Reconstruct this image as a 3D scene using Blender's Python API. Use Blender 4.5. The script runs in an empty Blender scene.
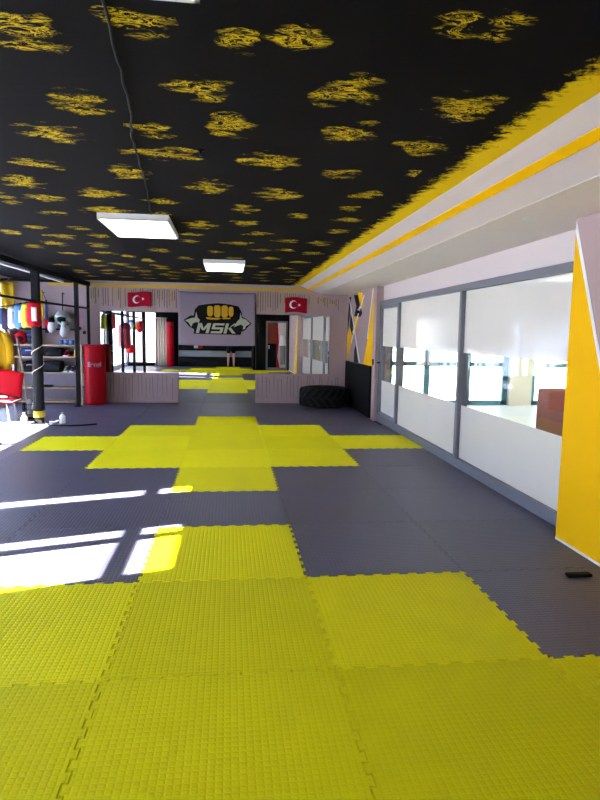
import bpy, bmesh, math, random
from mathutils import Vector, Matrix
random.seed(7)
S = bpy.context.scene
COL = S.collection
PI = math.pi

# ------------------------------------------------------------------ camera
cam_d = bpy.data.cameras.new('camera')
cam = bpy.data.objects.new('camera', cam_d)
COL.objects.link(cam)
cr = Vector((0.99282673, -0.11835168, 0.01696958))
cu = Vector((-0.00358944, 0.11236268, 0.99366078))
cf = Vector((0.11950817, 0.98659389, -0.11113186))
cam.matrix_world = Matrix(((cr.x, cu.x, -cf.x, 0.5256), (cr.y, cu.y, -cf.y, -2.4401),
                           (cr.z, cu.z, -cf.z, 1.4701), (0, 0, 0, 1)))
cam_d.sensor_fit = 'VERTICAL'
cam_d.sensor_height = 24.0
cam_d.lens = 593.23 * 24.0 / 800.0
cam_d.clip_start = 0.01
S.camera = cam

# ------------------------------------------------------------------ world, sun, exposure
w = bpy.data.worlds.new('sky')
S.world = w
w.use_nodes = True
bg = w.node_tree.nodes['Background']
bg.inputs['Color'].default_value = (0.76, 0.87, 1.0, 1)
bg.inputs['Strength'].default_value = 3.6
sd = bpy.data.lights.new('sun', 'SUN')
sd.energy = 120.0
sd.angle = 0.009
sd.color = (1.0, 0.95, 0.88)
sun = bpy.data.objects.new('sun', sd)
COL.objects.link(sun)
sun.location = (-12, -3, 9)
sun.rotation_euler = Vector((1.0, 0.303, -0.592)).to_track_quat('-Z', 'Y').to_euler()
S.view_settings.view_transform = 'Standard'
S.view_settings.look = 'None'
S.view_settings.gamma = 1.0
S.view_settings.use_curve_mapping = False
S.view_settings.exposure = 1.15
S.cycles.caustics_reflective = False
S.cycles.caustics_refractive = False
S.cycles.max_bounces = 10
S.cycles.transparent_max_bounces = 16
S.cycles.sample_clamp_indirect = 6.0


# ------------------------------------------------------------------ materials
def mat(name, c, rough=0.6, spec=0.4, metal=0.0, vary=0.06, scale=9.0, bump=0.0, bscale=60.0, sheen=0.0):
    m = bpy.data.materials.new(name)
    m.use_nodes = True
    nt = m.node_tree
    b = nt.nodes['Principled BSDF']
    b.inputs['Roughness'].default_value = rough
    b.inputs['Specular IOR Level'].default_value = spec
    b.inputs['Metallic'].default_value = metal
    g = nt.nodes.new('ShaderNodeNewGeometry')
    n = nt.nodes.new('ShaderNodeTexNoise')
    n.inputs['Scale'].default_value = scale
    n.inputs['Detail'].default_value = 4
    nt.links.new(g.outputs['Position'], n.inputs['Vector'])
    mx = nt.nodes.new('ShaderNodeMix')
    mx.data_type = 'RGBA'
    lo = [max(0, v * (1 - vary)) for v in c] + [1]
    hi = [min(1, v * (1 + vary)) for v in c] + [1]
    mx.inputs[6].default_value = lo
    mx.inputs[7].default_value = hi
    nt.links.new(n.outputs['Fac'], mx.inputs[0])
    nt.links.new(mx.outputs[2], b.inputs['Base Color'])
    if bump:
        n2 = nt.nodes.new('ShaderNodeTexNoise')
        n2.inputs['Scale'].default_value = bscale
        n2.inputs['Detail'].default_value = 3
        nt.links.new(g.outputs['Position'], n2.inputs['Vector'])
        bp = nt.nodes.new('ShaderNodeBump')
        bp.inputs['Strength'].default_value = bump
        bp.inputs['Distance'].default_value = 0.01
        nt.links.new(n2.outputs['Fac'], bp.inputs['Height'])
        nt.links.new(bp.outputs[0], b.inputs['Normal'])
    return m


def mat_foam(name, c, rough, spec):
    """EVA foam with the little checker of raised pads"""
    m = mat(name, c, rough, spec, vary=0.07, scale=2.3)
    nt = m.node_tree
    b = nt.nodes['Principled BSDF']
    g = nt.nodes.new('ShaderNodeNewGeometry')
    sp = nt.nodes.new('ShaderNodeSeparateXYZ')
    nt.links.new(g.outputs['Position'], sp.inputs[0])

    def M(op, a, bb=None, clamp=False):
        n = nt.nodes.new('ShaderNodeMath')
        n.operation = op
        n.use_clamp = clamp
        for i, v in enumerate((a, bb)):
            if v is None:
                continue
            if isinstance(v, (int, float)):
                n.inputs[i].default_value = v
            else:
                nt.links.new(v, n.inputs[i])
        return n.outputs[0]
    k = PI / 0.027
    sx = M('SINE', M('MULTIPLY', sp.outputs['X'], k))
    sy = M('SINE', M('MULTIPLY', sp.outputs['Y'], k))
    h = M('MULTIPLY', M('MULTIPLY', M('ABSOLUTE', sx), M('ABSOLUTE', sy)), 1.5, True)
    bp = nt.nodes.new('ShaderNodeBump')
    bp.inputs['Strength'].default_value = 0.42
    bp.inputs['Distance'].default_value = 0.004
    nt.links.new(h, bp.inputs['Height'])
    nt.links.new(bp.outputs[0], b.inputs['Normal'])
    oi = nt.nodes.new('ShaderNodeObjectInfo')            # every mat of a set has aged a little differently
    hs = nt.nodes.new('ShaderNodeHueSaturation')
    old = b.inputs['Base Color'].links[0].from_socket
    nt.links.new(old, hs.inputs['Color'])
    nt.links.new(M('ADD', 0.91, M('MULTIPLY', oi.outputs['Random'], 0.18)), hs.inputs['Value'])
    nt.links.new(hs.outputs[0], b.inputs['Base Color'])
    return m


def mat_paint_blotch(name, base, paint):
    """rag-rolled paint: marbled strokes that thin out towards the rim of each patch (uses UV)"""
    m = bpy.data.materials.new(name)
    m.use_nodes = True
    nt = m.node_tree
    b = nt.nodes['Principled BSDF']
    b.inputs['Roughness'].default_value = 0.85
    b.inputs['Specular IOR Level'].default_value = 0.05
    uv = nt.nodes.new('ShaderNodeUVMap')
    ln = nt.nodes.new('ShaderNodeVectorMath')
    ln.operation = 'LENGTH'
    nt.links.new(uv.outputs[0], ln.inputs[0])
    g = nt.nodes.new('ShaderNodeNewGeometry')
    mp = nt.nodes.new('ShaderNodeVectorMath')
    mp.operation = 'MULTIPLY'
    mp.inputs[1].default_value = (0.6, 1.3, 1)
    nt.links.new(g.outputs['Position'], mp.inputs[0])
    n = nt.nodes.new('ShaderNodeTexNoise')
    n.inputs['Scale'].default_value = 15
    n.inputs['Detail'].default_value = 5
    n.inputs['Roughness'].default_value = 0.68
    n.inputs['Distortion'].default_value = 1.6
    nt.links.new(mp.outputs[0], n.inputs['Vector'])
    n2 = nt.nodes.new('ShaderNodeTexNoise')
    n2.inputs['Scale'].default_value = 9
    n2.inputs['Detail'].default_value = 3
    nt.links.new(mp.outputs[0], n2.inputs['Vector'])

    def M(op, a, bb=None, clamp=False):
        q = nt.nodes.new('ShaderNodeMath')
        q.operation = op
        q.use_clamp = clamp
        for i, v in enumerate((a, bb)):
            if v is None:
                continue
            if isinstance(v, (int, float)):
                q.inputs[i].default_value = v
            else:
                nt.links.new(v, q.inputs[i])
        return q.outputs[0]
    ridge = M('ABSOLUTE', M('SUBTRACT', n.outputs['Fac'], 0.5))          # veins where noise ~ 0.5
    vein = M('SUBTRACT', 1.0, M('MULTIPLY', ridge, 19.0), True)
    blob = M('MULTIPLY', M('SUBTRACT', n.outputs['Fac'], 0.60), 14.0, True)
    mask = M('MAXIMUM', vein, blob)
    rim = M('SUBTRACT', M('ADD', -1.55, M('MULTIPLY', n2.outputs['Fac'], 7.0)), M('MULTIPLY', ln.outputs['Value'], 2.6), True)
    f = M('MULTIPLY', mask, rim, True)
    mx = nt.nodes.new('ShaderNodeMix')
    mx.data_type = 'RGBA'
    mx.inputs[6].default_value = (*base, 1)
    mx.inputs[7].default_value = (*paint, 1)
    nt.links.new(f, mx.inputs[0])
    nt.links.new(mx.outputs[2], b.inputs['Base Color'])
    return m


def mat_paint_edge(name, base, paint):
    """brushed band: solid at v=0, ragged and thin at v=1 (uses UV)"""
    m = bpy.data.materials.new(name)
    m.use_nodes = True
    nt = m.node_tree
    b = nt.nodes['Principled BSDF']
    b.inputs['Roughness'].default_value = 0.85
    b.inputs['Specular IOR Level'].default_value = 0.05
    uv = nt.nodes.new('ShaderNodeUVMap')
    sp = nt.nodes.new('ShaderNodeSeparateXYZ')
    nt.links.new(uv.outputs[0], sp.inputs[0])
    g = nt.nodes.new('ShaderNodeNewGeometry')
    mp = nt.nodes.new('ShaderNodeVectorMath')
    mp.operation = 'MULTIPLY'
    mp.inputs[1].default_value = (9, 13, 1)
    nt.links.new(g.outputs['Position'], mp.inputs[0])
    n = nt.nodes.new('ShaderNodeTexNoise')
    n.inputs['Scale'].default_value = 1.0
    n.inputs['Detail'].default_value = 6
    n.inputs['Roughness'].default_value = 0.78
    nt.links.new(mp.outputs[0], n.inputs['Vector'])
    a = nt.nodes.new('ShaderNodeMath')
    a.operation = 'MULTIPLY_ADD'
    a.inputs[1].default_value = -0.85
    a.inputs[2].default_value = 0.04
    nt.links.new(sp.outputs['Y'], a.inputs[0])
    c = nt.nodes.new('ShaderNodeMath')
    c.operation = 'ADD'
    nt.links.new(a.outputs[0], c.inputs[0])
    nt.links.new(n.outputs['Fac'], c.inputs[1])
    d = nt.nodes.new('ShaderNodeMath')
    d.operation = 'MULTIPLY'
    d.use_clamp = True
    d.inputs[1].default_value = 7
    nt.links.new(c.outputs[0], d.inputs[0])
    mx = nt.nodes.new('ShaderNodeMix')
    mx.data_type = 'RGBA'
    mx.inputs[6].default_value = (*base, 1)
    mx.inputs[7].default_value = (*paint, 1)
    nt.links.new(d.outputs[0], mx.inputs[0])
    nt.links.new(mx.outputs[2], b.inputs['Base Color'])
    return m


def mat_emit(name, c, s):
    m = bpy.data.materials.new(name)
    m.use_nodes = True
    nt = m.node_tree
    nt.nodes.remove(nt.nodes['Principled BSDF'])
    e = nt.nodes.new('ShaderNodeEmission')
    e.inputs['Color'].default_value = (*c, 1)
    e.inputs['Strength'].default_value = s
    nt.links.new(e.outputs[0], nt.nodes['Material Output'].inputs['Surface'])
    return m


def mat_mirror(name):
    m = bpy.data.materials.new(name)
    m.use_nodes = True
    nt = m.node_tree
    nt.nodes.remove(nt.nodes['Principled BSDF'])
    e = nt.nodes.new('ShaderNodeBsdfGlossy')
    e.inputs['Color'].default_value = (0.86, 0.88, 0.87, 1)
    e.inputs['Roughness'].default_value = 0.0
    nt.links.new(e.outputs[0], nt.nodes['Material Output'].inputs['Surface'])
    return m


def schlick(nt, f0=0.035):
    lw = nt.nodes.new('ShaderNodeLayerWeight')
    lw.inputs['Blend'].default_value = 0.5
    p = nt.nodes.new('ShaderNodeMath')
    p.operation = 'POWER'
    p.inputs[1].default_value = 5.0
    nt.links.new(lw.outputs['Facing'], p.inputs[0])
    q = nt.nodes.new('ShaderNodeMath')
    q.operation = 'MULTIPLY_ADD'
    q.inputs[1].default_value = 1.0 - f0
    q.inputs[2].default_value = f0
    nt.links.new(p.outputs[0], q.inputs[0])
    return q.outputs[0]


def mat_glass(name, tint=(0.95, 0.98, 0.97)):
    m = bpy.data.materials.new(name)
    m.use_nodes = True
    nt = m.node_tree
    nt.nodes.remove(nt.nodes['Principled BSDF'])
    t = nt.nodes.new('ShaderNodeBsdfTransparent')
    t.inputs[0].default_value = (*tint, 1)
    g = nt.nodes.new('ShaderNodeBsdfGlossy')
    g.inputs['Roughness'].default_value = 0.02
    f = schlick(nt)
    mx = nt.nodes.new('ShaderNodeMixShader')
    nt.links.new(f, mx.inputs[0])
    nt.links.new(t.outputs[0], mx.inputs[1])
    nt.links.new(g.outputs[0], mx.inputs[2])
    nt.links.new(mx.outputs[0], nt.nodes['Material Output'].inputs['Surface'])
    return m


def mat_film(name, c, trans, gloss=True):
    """frosted window film: lets light through, diffused"""
    m = bpy.data.materials.new(name)
    m.use_nodes = True
    nt = m.node_tree
    nt.nodes.remove(nt.nodes['Principled BSDF'])
    n = nt.nodes.new('ShaderNodeTexNoise')
    n.inputs['Scale'].default_value = 3.0
    g0 = nt.nodes.new('ShaderNodeNewGeometry')
    nt.links.new(g0.outputs['Position'], n.inputs['Vector'])
    cm = nt.nodes.new('ShaderNodeMix')
    cm.data_type = 'RGBA'
    cm.inputs[6].default_value = (*[v * 0.95 for v in c], 1)
    cm.inputs[7].default_value = (*c, 1)
    nt.links.new(n.outputs['Fac'], cm.inputs[0])
    t = nt.nodes.new('ShaderNodeBsdfTranslucent')
    d = nt.nodes.new('ShaderNodeBsdfDiffuse')
    nt.links.new(cm.outputs[2], t.inputs[0])
    nt.links.new(cm.outputs[2], d.inputs[0])
    mx = nt.nodes.new('ShaderNodeMixShader')
    mx.inputs[0].default_value = trans
    nt.links.new(d.outputs[0], mx.inputs[1])
    nt.links.new(t.outputs[0], mx.inputs[2])
    out = mx
    if gloss:
        g = nt.nodes.new('ShaderNodeBsdfGlossy')
        g.inputs['Roughness'].default_value = 0.05
        f = schlick(nt)
        out = nt.nodes.new('ShaderNodeMixShader')
        nt.links.new(f, out.inputs[0])
        nt.links.new(mx.outputs[0], out.inputs[1])
        nt.links.new(g.outputs[0], out.inputs[2])
    nt.links.new(out.outputs[0], nt.nodes['Material Output'].inputs['Surface'])
    return m


BLACKP = (0.0055, 0.0046, 0.0064)
YELP = (0.80, 0.56, 0.004)
M = dict(
    foam_y=mat_foam('yellow foam', (0.72, 0.665, 0.002), 0.65, 0.10),
    foam_g=mat_foam('charcoal foam', (0.074, 0.070, 0.118), 0.42, 0.45),
    ceil=mat('black ceiling paint', BLACKP, 0.85, 0.05, bump=0.1, bscale=25),
    blotch=mat_paint_blotch('blotched yellow paint', BLACKP, (0.90, 0.63, 0.012)),
    edge=mat_paint_edge('brushed yellow paint', BLACKP, (0.88, 0.60, 0.008)),
    wall=mat('pale grey wall paint', (0.385, 0.275, 0.275), 0.7, 0.25, vary=0.04, scale=2.0, bump=0.06, bscale=40),
    wall_w=mat('off white wall paint', (0.61, 0.52, 0.51), 0.7, 0.25, vary=0.03, scale=2.0, bump=0.05, bscale=40),
    soffit=mat('bright soffit paint', (0.84, 0.76, 0.74), 0.7, 0.2, vary=0.03, scale=2),  # colour raised to stand in for missing bounce light under the soffit
    beige=mat('beige cornice paint', (0.36, 0.29, 0.24), 0.7, 0.2),
    yel=mat('yellow wall paint', (0.86, 0.46, 0.0), 0.65, 0.1, vary=0.03, scale=3),
    yel2=mat('amber stripe paint', (0.55, 0.33, 0.02), 0.6, 0.25),
    white=mat('white paint', (0.80, 0.79, 0.79), 0.6, 0.3, vary=0.03),
    black=mat('black paint', (0.006, 0.006, 0.007), 0.7, 0.1),
    blackmetal=mat('black steel', (0.006, 0.006, 0.007), 0.65, 0.12),
    pad=mat('black wall pad', (0.005, 0.005, 0.006), 0.7, 0.1, bump=0.05),
    alu=mat('grey aluminium', (0.17, 0.17, 0.205), 0.45, 0.5, metal=0.15, vary=0.03),
    mirror=mat_mirror('mirror'),
    glass=mat_glass('clear glass'),
    film=mat_film('frosted film', (0.88, 0.84, 0.82), 0.55),
    film_l=mat_film('white window film', (0.56, 0.61, 0.74), 0.46, False),  # blue put into the film so incoming daylight turns sky-coloured
    lamp=mat_emit('lamp diffuser', (0.97, 0.98, 1.0), 5.0),
    lampbox=mat('white lamp housing', (0.78, 0.78, 0.80), 0.5, 0.4),
    rubber=mat('tyre rubber', (0.006, 0.006, 0.007), 0.8, 0.15, bump=0.15, bscale=30),
    tread=mat('worn tyre tread', (0.020, 0.019, 0.019), 0.85, 0.12, bump=0.15, bscale=30),  # lugs lighter than the casing so the chevrons stand out
    red=mat('red vinyl', (0.36, 0.001, 0.008), 0.5, 0.12, vary=0.05),
    redcloth=mat('red flag cloth', (0.33, 0.004, 0.02), 0.8, 0.1, bump=0.04),
    dkred=mat('dark red leather', (0.20, 0.006, 0.018), 0.5, 0.4),
    redbrown=mat('brick red upholstery', (0.46, 0.16, 0.13), 0.7, 0.2),
    wood=mat('pale wood', (0.38,0.27,0.17), 0.6, 0.3, vary=0.15, scale=18),
    bannerc=mat('grey banner cloth', (0.265, 0.21, 0.255), 0.8, 0.1, vary=0.03),
    logow=mat('cream print', (0.38, 0.38, 0.27), 0.7, 0.2),
    logoy=mat('yellow print', (0.52, 0.29, 0.01), 0.7, 0.2),
    teal=mat('teal window frame', (0.03, 0.14, 0.18), 0.5, 0.4),
    cream=mat('cream column paint', (0.70, 0.62, 0.48), 0.7, 0.2),
    tile=mat('pale floor tile', (0.60, 0.58, 0.55), 0.4, 0.4),
    ground=mat('pale paving', (0.55, 0.53, 0.52), 0.85, 0.1, vary=0.12, scale=1.2),
    slab=mat('dark screed', (0.06, 0.06, 0.07), 0.8, 0.2),
    drip=mat('dark drip paint', (0.10, 0.075, 0.065), 0.7, 0.2),
    drip2=mat('ochre drip paint', (0.46, 0.34, 0.10), 0.7, 0.2),
    crack=mat('grey stroke paint', (0.16, 0.145, 0.16), 0.7, 0.2),
    blue=mat('blue leather', (0.012,0.13,0.42), 0.45, 0.4),
    navy=mat('navy fabric', (0.015, 0.02, 0.07), 0.7, 0.2),
    purple=mat('dark purple padding', (0.03,0.018,0.035), 0.7, 0.2),
    whitel=mat('white leather', (0.5,0.47,0.48), 0.5, 0.35),
    mint=mat('pale green padding', (0.38,0.44,0.38), 0.55, 0.3),
    lime=mat('lime padding', (0.42,0.44,0.02), 0.5, 0.3),
    orange=mat('orange padding', (0.5,0.16,0.015), 0.5, 0.3),
    mustard=mat('mustard cloth', (0.36, 0.21, 0.006), 0.8, 0.1, bump=0.05),
    greyc=mat('grey cloth', (0.26, 0.26, 0.28), 0.85, 0.1, bump=0.05),
    dkgrey=mat('dark grey padding', (0.012, 0.012, 0.015), 0.7, 0.12),
    pink=mat('pink ribbon', (0.60, 0.16, 0.25), 0.7, 0.2),
    lilac=mat('lilac grey cloth', (0.27, 0.24, 0.29), 0.8, 0.1),
    skin=mat('skin', (0.52, 0.30, 0.21), 0.5, 0.35),
    hair=mat('dark hair', (0.02, 0.014, 0.01), 0.7, 0.2),
    tapey=mat('yellow tape', (0.5,0.36,0.02), 0.5, 0.3),
    beigec=mat('beige curtain cloth', (0.55, 0.44, 0.34), 0.85, 0.1),
    terracotta=mat('red brown wall paint', (0.17,0.03,0.018), 0.7, 0.2),
)

# ------------------------------------------------------------------ mesh helpers
WORLD = {}


class MB:
    def __init__(s):
        s.bm = bmesh.new()

    def _take(s, b2, mi=0, smooth=False):
        for f in b2.faces:
            f.material_index = mi
            f.smooth = smooth
        me = bpy.data.meshes.new('t')
        b2.to_mesh(me)
        b2.free()
        s.bm.from_mesh(me)
        bpy.data.meshes.remove(me)
        return s

    def box(s, x0, x1, y0, y1, z0, z1, mi=0, bev=0.0, seg=2, mtx=None):
        b = bmesh.new()
        bmesh.ops.create_cube(b, size=1.0)
        bmesh.ops.scale(b, vec=(x1 - x0, y1 - y0, z1 - z0), verts=b.verts)
        if bev:
            bmesh.ops.bevel(b, geom=b.edges[:], offset=bev, segments=seg, affect='EDGES', profile=0.6)
        bmesh.ops.translate(b, vec=((x0 + x1) / 2, (y0 + y1) / 2, (z0 + z1) / 2), verts=b.verts)
        if mtx is not None:
            bmesh.ops.transform(b, matrix=mtx, verts=b.verts)
        return s._take(b, mi, bool(bev) and seg > 2)

    def ell(s, c, r, mi=0, mtx=None, seg=20, rings=12):
        b = bmesh.new()
        bmesh.ops.create_uvsphere(b, u_segments=seg, v_segments=rings, radius=1.0)
        bmesh.ops.scale(b, vec=r, verts=b.verts)
        if mtx is not None:
            bmesh.ops.transform(b, matrix=mtx, verts=b.verts)
        bmesh.ops.translate(b, vec=c, verts=b.verts)
        return s._take(b, mi, True)

    def tube(s, pts, r, mi=0, seg=10, caps=True):
        pts = [Vector(p) for p in pts]
        b = bmesh.new()
        rings = []
        n = len(pts)
        rr = r if isinstance(r, (list, tuple)) else [r] * n
        up = None
        for i, p in enumerate(pts):
            t = (pts[min(i + 1, n - 1)] - pts[max(i - 1, 0)]).normalized()
            if up is None:
                up = Vector((0, 0, 1)) if abs(t.z) < 0.9 else Vector((1, 0, 0))
            a = t.cross(up).normalized()
            c = a.cross(t).normalized()
            up = c
            rings.append([b.verts.new(p + (a * math.cos(2 * PI * k / seg) + c * math.sin(2 * PI * k / seg)) * rr[i]) for k in range(seg)])
        for i in range(n - 1):
            for k in range(seg):
                b.faces.new((rings[i][k], rings[i][(k + 1) % seg], rings[i + 1][(k + 1) % seg], rings[i + 1][k]))
        if caps:
            b.faces.new(rings[0][::-1])
            b.faces.new(rings[-1])
        bmesh.ops.recalc_face_normals(b, faces=b.faces)
        return s._take(b, mi, True)

    def lathe(s, prof, c, mi=0, seg=40):
        b = bmesh.new()
        rings = []
        for (r, z) in prof:
            rings.append([b.verts.new((c[0] + r * math.cos(2 * PI * k / seg), c[1] + r * math.sin(2 * PI * k / seg), c[2] + z)) for k in range(seg)])
        for i in range(len(prof) - 1):
            for k in range(seg):
                b.faces.new((rings[i][k], rings[i][(k + 1) % seg], rings[i + 1][(k + 1) % seg], rings[i + 1][k]))
        if prof[0][0] > 1e-4:
            b.faces.new(rings[0][::-1])
        if prof[-1][0] > 1e-4:
            b.faces.new(rings[-1])
        bmesh.ops.remove_doubles(b, verts=b.verts, dist=1e-5)
        bmesh.ops.recalc_face_normals(b, faces=b.faces)
        return s._take(b, mi, True)

    def prism(s, poly, axis, a, bb, mi=0):
        """extrude a 2D polygon along axis 'X','Y' or 'Z' from a to bb"""
        b = bmesh.new()

        def P(p, t):
            return {'X': (t, p[0], p[1]), 'Y': (p[0], t, p[1]), 'Z': (p[0], p[1], t)}[axis]
        v0 = [b.verts.new(P(p, a)) for p in poly]
        v1 = [b.verts.new(P(p, bb)) for p in poly]
        n = len(poly)
        b.faces.new(v0[::-1])
        b.faces.new(v1)
        for i in range(n):
            b.faces.new((v0[i], v0[(i + 1) % n], v1[(i + 1) % n], v1[i]))
        bmesh.ops.recalc_face_normals(b, faces=b.faces)
        return s._take(b, mi)

    def quad(s, vs, mi=0, uvs=None):
        b = s.bm
        f = b.faces.new([b.verts.new(v) for v in vs])
        f.material_index = mi
        if uvs:
            l = b.loops.layers.uv.verify()
            for lp, u in zip(f.loops, uvs):
                lp[l].uv = u
        return s

    def grid(s, fn, nu, nv, mi=0, thick=0.0):
        b = bmesh.new()
        vs = [[b.verts.new(fn(i / nu, j / nv)) for j in range(nv + 1)] for i in range(nu + 1)]
        for i in range(nu):
            for j in range(nv):
                b.faces.new((vs[i][j], vs[i + 1][j], vs[i + 1][j + 1], vs[i][j + 1]))
        bmesh.ops.recalc_face_normals(b, faces=b.faces)
        if thick:
            bmesh.ops.solidify(b, geom=b.faces[:], thickness=thick)
        return s._take(b, mi, True)

    def text(s, body, size, mtx, mi=0, depth=0.002, shear=0.0, bold=0.0):
        c = bpy.data.curves.new('t', 'FONT')
        c.body = body
        c.size = size
        c.align_x = 'CENTER'
        c.align_y = 'CENTER'
        c.extrude = depth
        c.shear = shear
        c.offset = bold
        o = bpy.data.objects.new('t', c)
        COL.objects.link(o)
        bpy.context.view_layer.update()
        me = bpy.data.meshes.new_from_object(o.evaluated_get(bpy.context.evaluated_depsgraph_get()))
        bpy.data.objects.remove(o)
        bpy.data.curves.remove(c)
        b = bmesh.new()
        b.from_mesh(me)
        bpy.data.meshes.remove(me)
        bmesh.ops.transform(b, matrix=mtx, verts=b.verts)
        return s._take(b, mi)

    def build(s, name, mats, parent=None, warp=None):
        if warp:
            for v in s.bm.verts:
                v.co = warp(v.co)
        lo = Vector((min(v.co.x for v in s.bm.verts), min(v.co.y for v in s.bm.verts), min(v.co.z for v in s.bm.verts)))
        hi = Vector((max(v.co.x for v in s.bm.verts), max(v.co.y for v in s.bm.verts), max(v.co.z for v in s.bm.verts)))
        c = (lo + hi) / 2
        for v in s.bm.verts:
            v.co -= c
        me = bpy.data.meshes.new(name)
        s.bm.to_mesh(me)
        s.bm.free()
        for m in (mats if isinstance(mats, (list, tuple)) else [mats]):
            me.materials.append(M[m])
        o = bpy.data.objects.new(name, me)
        COL.objects.link(o)
        pw = Vector((0, 0, 0))
        if parent is not None:
            o.parent = parent
            pw = WORLD[parent.name]
        o.location = c - pw
        WORLD[o.name] = c
        return o


def tag(o, label=None, cat=None, group=None, kind=None):
    if label:
        o['label'] = label
    if cat:
        o['category'] = cat
    if group:
        o['group'] = group
    if kind:
        o['kind'] = kind
    return o


def thing(name, label, cat, loc, group=None):
    o = bpy.data.objects.new(name, None)
    COL.objects.link(o)
    o.empty_display_size = 0.1
    o.location = loc
    WORLD[o.name] = Vector(loc)
    return tag(o, label, cat, group)


def copy_tree(o, parent=None):
    c = o.copy()
    COL.objects.link(c)
    WORLD[c.name] = WORLD[o.name].copy()
    if parent is not None:
        c.parent = parent
    for ch in list(o.children):
        copy_tree(ch, c)
    return c


def struct(o, label, cat):
    return tag(o, label, cat, kind='structure')


# ================================================================== THE SHELL
YB = 10.05        # mirror wall
XL = -3.70        # window wall on the left
CZ = 2.46         # ceiling
m = MB().box(-3.9, 3.3, -3.5, 10.3, -0.14, -0.022)
struct(m.build('floor', 'slab'), 'dark floor slab under the foam mats', 'floor')
m = MB().box(-60, 60, -60, 70, -0.5, -0.15)
struct(m.build('ground', 'ground'), 'pale paving outside the building', 'ground')

# ceiling with its rag-rolled patches
BL = [(-0.17, -0.23, 0.13, 0.16), (0.22, -0.36, 0.11, 0.12), (0.57, -0.29, 0.08, 0.12), (0.75, -0.33, 0.1, 0.11), (1.25, -0.5, 0.09, 0.12), (1.4, -0.53, 0.07, 0.12), (-0.13, 0.4, 0.12, 0.17), (0.39, 0.15, 0.16, 0.13), (0.15, 0.67, 0.11, 0.15), (0.54, 0.57, 0.12, 0.18), (-0.37, 0.84, 0.17, 0.16), (1.02, 0.1, 0.14, 0.19), (1.55, 0.16, 0.16, 0.17), (1.13, 0.57, 0.13, 0.19), (0.16, 1.08, 0.2, 0.13), (0.74, 1.12, 0.17, 0.18), (-0.63, 1.44, 0.15, 0.14), (-0.12, 1.53, 0.13, 0.19), (0.37, 1.8, 0.15, 0.2), (1.52, 0.73, 0.13, 0.16), (1.2, 1.31, 0.11, 0.16), (-0.87, 1.9, 0.14, 0.2), (1.68, 1.24, 0.1, 0.09), (-0.42, 2.16, 0.18, 0.16), (0.87, 1.94, 0.15, 0.21), (-0.87, 2.41, 0.14, 0.14), (0.01, 2.33, 0.13, 0.14), (1.49, 1.85, 0.1, 0.15), (-0.5, 2.78, 0.2, 0.17), (-1.17, 2.44, 0.08, 0.25), (0.64, 2.51, 0.11, 0.18), (-0.98, 2.96, 0.13, 0.14), (1.45, 2.3, 0.08, 0.15), (-0.06, 2.82, 0.09, 0.11), (1.12, 2.7, 0.09, 0.15), (0.26, 3.31, 0.15, 0.21), (0.68, 3.12, 0.13, 0.17), (1.55, 2.78, 0.13, 0.13), (-1.7, 4.14, 0.13, 0.2), (-1.36, 3.77, 0.11, 0.12), (-0.94, 3.73, 0.11, 0.12), (-1.26, 4.3, 0.16, 0.18), (-0.84, 4.13, 0.11, 0.17), (-1.47, 4.85, 0.13, 0.21), (-1.01, 4.9, 0.12, 0.25), (0.14, 3.86, 0.11, 0.13), (0.81, 3.69, 0.15, 0.15), (1.56, 3.35, 0.12, 0.14), (1.12, 4.08, 0.13, 0.14), (0.62, 4.35, 0.17, 0.15), (1.51, 4.14, 0.13, 0.18), (0.1, 4.33, 0.11, 0.15), (-1.8, 5.16, 0.12, 0.18), (-0.34, 5.16, 0.14, 0.18), (-0.6, 6.24, 0.11, 0.24), (-1.53, 5.73, 0.13, 0.16), (-1.06, 5.61, 0.14, 0.15), (1.19, 4.78, 0.12, 0.13), (0.89, 4.85, 0.12, 0.13), (1.55, 4.96, 0.12, 0.18), (-1.37, 6.44, 0.13, 0.19), (-1.09, 6.87, 0.15, 0.21), (-0.52, 6.98, 0.14, 0.21), (1.06, 5.58, 0.13, 0.16), (1.5, 5.92, 0.14, 0.17), (-0.07, 5.88, 0.12, 0.17), (0.35, 5.16, 0.1, 0.14), (-0.79, 5.85, 0.11, 0.16), (0.6, 5.7, 0.11, 0.13), (0.84, 6.6, 0.13, 0.17), (1.37, 6.73, 0.13, 0.17), (-0.94, 7.85, 0.15, 0.21), (-0.1, 7.45, 0.15, 0.2), (-1.42, 7.83, 0.14, 0.21), (-0.58, 8.25, 0.14, 0.18)]
for yy in (7.3, 7.9, 8.5, 9.1):                                       # the far rows shrink to dashes
    for i in range(8):
        BL.append((-2.0 + 0.52 * i + random.uniform(-.1, .1), yy + random.uniform(-.15, .15), 0.13, 0.15))
for yy in (-0.9, -1.5, -2.1, -2.7):
    for i in range(6):
        BL.append((-1.4 + 0.58 * i + random.uniform(-.1, .1), yy + random.uniform(-.1, .1), 0.14, 0.16))
m = MB().box(-3.9, 3.3, -3.5, 10.3, CZ, 2.7)
for i, (x, y, a, b) in enumerate(BL):
    a *= 1.28
    b *= 1.12
    z = CZ - 0.0010 - 0.00001 * i
    vs, us = [], []
    for k in range(16):
        t = -2 * PI * k / 16
        vs.append((x + a * math.cos(t), y + b * math.sin(t), z))
        us.append((math.cos(t), math.sin(t)))
    m.quad(vs, 1, us)
for k in range(28):                                                   # brushed band beside the cove
    y0, y1 = -3.4 + k * 0.48, -3.4 + (k + 1) * 0.48
    m.quad([(2.06, y0, CZ - .0015), (1.68, y0, CZ - .0015), (1.68, y1, CZ - .0015), (2.06, y1, CZ - .0015)], 2, [(0, 0), (0, 1), (1, 1), (1, 0)])
struct(m.build('ceiling', ['ceil', 'blotch', 'edge']), 'matt black ceiling with rag-rolled yellow patches', 'ceiling')

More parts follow.
